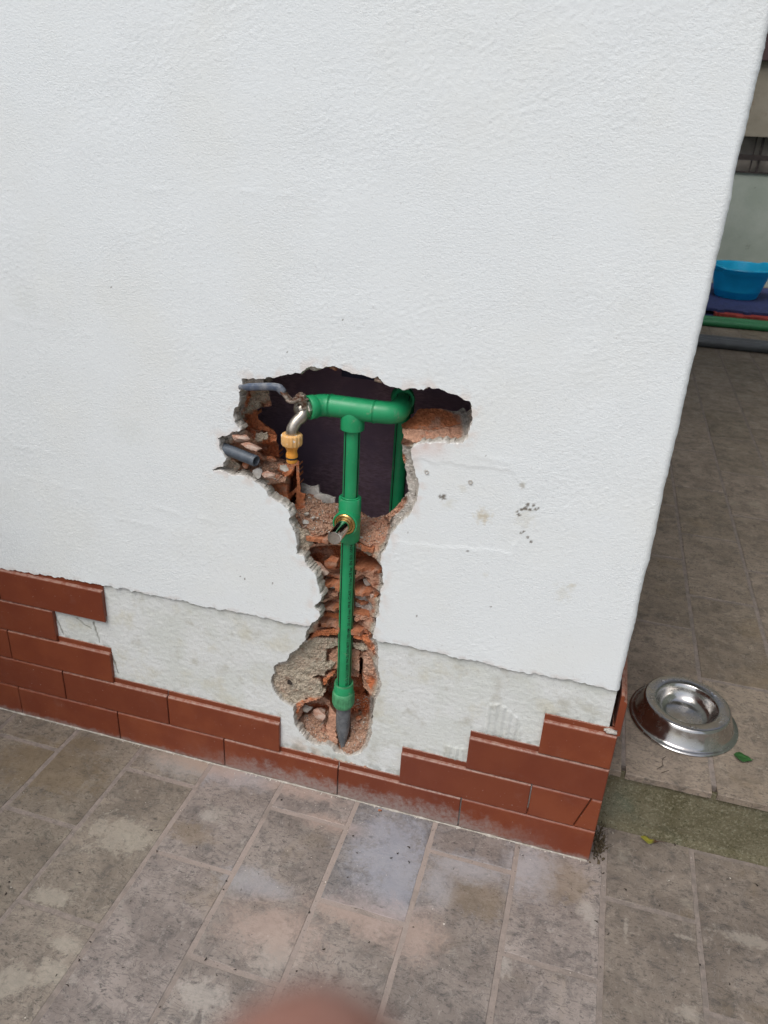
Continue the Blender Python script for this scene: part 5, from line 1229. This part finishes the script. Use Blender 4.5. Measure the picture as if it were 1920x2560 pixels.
def flat_bar(pts, w, h):
    """swept flat strap: w across, h thick"""
    v, f = [], []
    for i, p in enumerate(pts):
        t_ = (pts[min(i + 1, len(pts) - 1)] - pts[max(i - 1, 0)]).normalized()
        sd = t_.cross(Zv).normalized(); nn = sd.cross(t_).normalized()
        ww, hh = (w(i), h(i))
        for k in range(16):
            c = 2 * math.pi * k / 16
            v.append(p + sd * (abs(math.cos(c)) ** .6 * math.copysign(1, math.cos(c))) * ww + nn * (abs(math.sin(c)) ** .6 * math.copysign(1, math.sin(c))) * hh)
        if i:
            for k in range(16): f.append(((i - 1) * 16 + k, (i - 1) * 16 + (k + 1) % 16, i * 16 + (k + 1) % 16, i * 16 + k))
    f.append(tuple(reversed(range(16)))); f.append(tuple((len(pts) - 1) * 16 + k for k in range(16)))
    return v, f
tp('lever', flat_bar(lv[:18], lambda i: .0070, lambda i: .0030), M['rusty'], 50)
ls = lv[15:]
nls = len(ls)
tp('lever_sleeve', flat_bar(ls, lambda i: .0066 * (1 if 0 < i < nls - 2 else .72), lambda i: .0056 * (1 if 0 < i < nls - 2 else .6)), M['sleeve'], 60)
# hose connector
def lobes(c, i): return 1.0 + (0.035 * math.cos(c * 16) if 2 <= i <= 5 else 0)
HC = tp('hose_connector', lathe_dir([(0, .0100), (0, .0150), (-.0012, .0164), (-.0030, .0168), (-.0160, .0166), (-.0185, .0158), (-.0190, .0120), (-.0190, .006)], (-.588, -.022, .7735), Zv, 96, lobes), M['orange_pale'])
def sub(name, vf, mat):
    return gp(name, vf, mat, 40, HC, TO)
sub('nozzle', lathe_dir([(0, .0112), (-.002, .0112), (-.0055, .0104), (-.0080, .0088), (-.0120, .0084), (-.0145, .0092), (-.0170, .0098), (-.0205, .0096), (-.0212, .0082), (-.0240, .0082), (-.0248, .0090), (-.0285, .0088), (-.0305, .0078), (-.0305, .0055), (-.010, .0050)], (-.588, -.022, .7548), Zv, 40), M['orange'])
v, f = [], []
for i in range(32):
    for j in range(8):
        a, b = 2 * math.pi * i / 32, 2 * math.pi * j / 8
        r_ = .0085 + .0014 * math.cos(b); v.append((-.588 + r_ * math.cos(a), -.022 + r_ * math.sin(a), .7322 + .0014 * math.sin(b)))
        f.append((i * 8 + j, ((i + 1) % 32) * 8 + j, ((i + 1) % 32) * 8 + (j + 1) % 8, i * 8 + (j + 1) % 8))
sub('o_ring', (v, f), M['rubber'])

# grey conduit stub
CO = Vector((-.728, .018, .7125)); CD = (Vector((-.6605, -.002, .7075)) - CO)
L = CD.length; CD.normalize()
o = obj('grey_conduit', *lathe_dir([(-.01, 0), (-.01, .0098), (L - .001, .0098), (L, .0092), (L, .0076), (L - .001, .0070), (.01, .0070), (.01, 0)], (0, 0, 0), CD, 32), M['pvc'], None, False, CO)
autosmooth(o); tag(o, 'short scratched grey conduit stub sticking out of the broken wall, left of the tap', 'conduit')

# ------------------------------------------------------------------ loose fragments
rf = random.Random(33)
def frag(loc, size, rot, mat, label, name='brick_fragment', cat='brick fragment', n_=15):
    v, f = chunk(rf, *size, n=n_)
    return tag(obj(name, v, f, M[mat], None, False, loc, tuple(rad(a) for a in rot)), label, cat, 'loose rubble in the hole')
frag((-.693, .010, .7415), (.036, .026, .016), (5, 8, 0), 'lump_pink', 'pinkish brick lump wedged above the grey conduit, topmost of two')
frag((-.672, .006, .7295), (.040, .024, .010), (0, 12, 5), 'lump_pink', 'flat pale brick shard resting directly on the grey conduit')
frag((-.654, .045, .6945), (.025, .02, .014), (0, 10, 20), 'lump_brick', 'small reddish brick piece beside the open end of the grey conduit')
frag((-.628, .042, .683), (.021, .018, .011), (10, 14, 10), 'lump_mortar', 'grey mortar lump on the brick ledge under the hose connector', 'mortar_fragment', 'mortar fragment')
frag((-.686, .013, .6905), (.020, .018, .014), (0, 5, 0), 'lump_brick', 'red brick piece tucked under the grey conduit')
frag((-.6626, .006, .682), (.019, .018, .022), (8, 20, 0), 'lump_pale', 'pale mortar lump hanging below the grey conduit', 'mortar_fragment', 'mortar fragment')
frag((-.645, .012, .680), (.026, .022, .014), (0, 12, 15), 'lump_pink', 'dusty brick lump on the ledge left of the hollow brick')
frag((-.5905, .046, .5845), (.0155, .012, .004), (30, 20, 0), 'lump_pale', 'flat white plaster flake on the rubble left of the chrome plug', 'plaster_flake', 'plaster flake')
frag((-.5925, .058, .594), (.012, .010, .007), (0, 0, 30), 'lump_mortar', 'grey mortar bit above the white plaster flake', 'mortar_fragment', 'mortar fragment')
frag((-.578, .052, .592), (.011, .007, .005), (0, -30, 0), 'lump_pale', 'small pale shard right of the white plaster flake', 'plaster_flake', 'plaster flake')
frag((-.5572, .034, .5025), (.044, .022, .022), (0, 38, 0), 'lump_pink', 'long dusty brick shard slanting in the left of the chase')
frag((-.5385, .044, .5135), (.030, .018, .036), (10, 25, 12), 'lump_brick', 'flat orange brick shard leaning against the green pipe')
frag((-.4720, .055, .480), (.020, .014, .015), (0, 22, 0), 'lump_mortar', 'grey stone lodged in the brick hollow right of the pipe', 'mortar_fragment', 'mortar fragment')
frag((-.5345, .048, .462), (.016, .014, .009), (0, -18, 0), 'lump_mortar', 'small grey mortar piece left of the green pipe in the chase', 'mortar_fragment', 'mortar fragment')
frag((-.454, .032, .468), (.018, .012, .014), (0, 40, 0), 'lump_pink', 'dusty brick crumb at the right edge of the chase')
frag((-.549, .030, .170), (.034, .026, .030), (0, 0, 0), 'lump_pink', 'big crumbly lump of brick and mortar left of the old grey pipe')
frag((-.581, .040, .170), (.020, .018, .022), (0, 15, 0), 'lump_mortar', 'grey mortar lump in the small hollow at lower left of the hole', 'mortar_fragment', 'mortar fragment')
frag((-.474, .050, .166), (.017, .014, .011), (0, 6, 0), 'lump_brick', 'small square brick piece right of the old grey pipe')
FLK = roughen([(-.6241, .6272), (-.6058, .6241), (-.5908, .6281), (-.5875, .6136), (-.5707, .6110), (-.5578, .6086), (-.5581, .5833), (-.5808, .5793), (-.5984, .5816), (-.6215, .5868)], .004, .0012)
nk = len(FLK)
v = [(q[0] + .59, yy_ - .112 + .003 * float(perlin(q[0] * 60, q[1] * 60, 1.0)), q[1] - .60) for yy_ in (.1095, .1150) for q in FLK]
o = obj('plaster_flake', v, [tuple(range(nk)), tuple(reversed(range(nk, 2 * nk)))] + [(i, nk + i, nk + (i + 1) % nk, (i + 1) % nk) for i in range(nk)], M['lump_pale'], None, False, (-.59, .112, .60))
tag(o, 'large upright pale plaster flake standing behind the rubble left of the pipe', 'plaster flake', 'loose rubble in the hole')
frag((-.5638, .013, .8770), (.032, .016, .012), (0, 0, 0), 'lump_mortar', 'grey mortar lump at the top edge of the hole', 'mortar_fragment', 'mortar fragment')
frag((-.5342, .016, .8790), (.022, .016, .012), (0, 0, 0), 'lump_brick', 'red brick bit at the top edge of the hole')
frag((-.4584, .016, .8690), (.018, .016, .012), (0, 20, 0), 'lump_pink', 'broken brick bit at the top edge above the rear elbow')
frag((-.6085, .013, .2470), (.011, .010, .013), (0, 20, 0), 'litter', 'dark tar like lump in the mortar at lower left of the hole', 'mortar_fragment', 'mortar fragment')
# gravel of small crumbs on the ledges of the broken brick
cand = np.nonzero((RGH > 1.25) & (hd > 0.006))[0]
rs = np.random.RandomState(4); pick = rs.choice(cand, 900, replace=False)
parts = []
for i in pick:
    p = full[used[i]]; s_ = rs.uniform(.0012, .0042) * (1.5 if rs.rand() < .12 else 1)
    vv, ff = chunk(rf, s_ * 1.3, s_, s_ * .8, 7, False)
    parts.append(([(q[0] + p[0], q[1] + p[1] - .0008, q[2] + p[2] + .0008) for q in vv], ff))
third = len(parts) // 3
tag(obj('brick_rubble', *join(*parts[:2 * third]), M['lump_pink']), 'fine dusty brick rubble lying on the ledges inside the hole', 'rubble', kind='stuff')
tag(obj('mortar_rubble', *join(*parts[2 * third:]), M['lump_mortar']), 'fine grey mortar crumbs lying on the ledges inside the hole', 'rubble', kind='stuff')

# ------------------------------------------------------------------ fingertip of the person taking the picture, close to the lens
t = NT('skin'); p = t.pos()
c = t.mix(t.ramp(t.noise(p, 180, 5), 0.3, 0.7), (0.23, 0.105, 0.074), (0.28, 0.14, 0.105))
t.set(Base_Color=c, Roughness=0.55); t.b.inputs['Subsurface Weight'].default_value = 0.15; t.b.inputs['Subsurface Radius'].default_value = (0.006, 0.002, 0.001); t.b.inputs['Subsurface Scale'].default_value = 0.5
t.bump(t.noise(p, 900, 4), 0.3, 0.0004); M['skin'] = t.m
FP = [(-0.1556, -1.0777, 1.1481), (-0.1551, -1.079, 1.1462), (-0.1543, -1.0811, 1.1429), (-0.1525, -1.0851, 1.137), (-0.1501, -1.0903, 1.1309), (-0.146, -1.0987, 1.1229), (-0.1404, -1.1095, 1.1146), (-0.1329, -1.1221, 1.1056), (-0.1238, -1.1372, 1.0926), (-0.1139, -1.1541, 1.0754), (-0.1059, -1.1701, 1.0573)]
FR = [.0012, .0056, .0080, .0092, .0094, .0098, .0096, .0104, .0120, .0190, .0260]
pts = smooth_path([Vector(q) for q in FP], 4)
rad_ = list(np.interp(np.linspace(0, len(FP) - 1, len(pts)), range(len(FP)), FR))
PS = tag(obj('person', [Vector(q) - Vector(FP[-1]) for q in tube(pts, rad_, 28)[0]], tube(pts, rad_, 28)[1], M['skin'], None, True, FP[-1]), 'blurred fingertip of the person holding the camera, at the bottom edge', 'finger')
nd = (Vector(FP[1]) - Vector(FP[4])).normalized()
nc = Vector(FP[2]) + Vector((-.30, .94, .16)).normalized() * .0066
na, nb_, _ = frame_from(Vector((-.30, .94, .16)))
vv = []
ff = []
for i in range(6):
    for j in range(7):
        a = (j / 6 - .5) * 1.5
        side_ = nd.cross(Vector((-.30, .94, .16)).normalized())
        q = Vector(FP[2]) + nd * (-.016 + i * .0022) + side_ * math.sin(a) * .0062 + Vector((-.30, .94, .16)).normalized() * (.0024 + .0046 * math.cos(a)) - Vector(FP[-1])
        vv.append(q)
        if i and j: ff.append(((i - 1) * 7 + j - 1, (i - 1) * 7 + j, i * 7 + j, i * 7 + j - 1))
o = obj('fingernail', vv, ff, simple('nail', (.62, .42, .36), .3, bump=0), PS, True)
o.modifiers.new('thick', 'SOLIDIFY').thickness = .0005
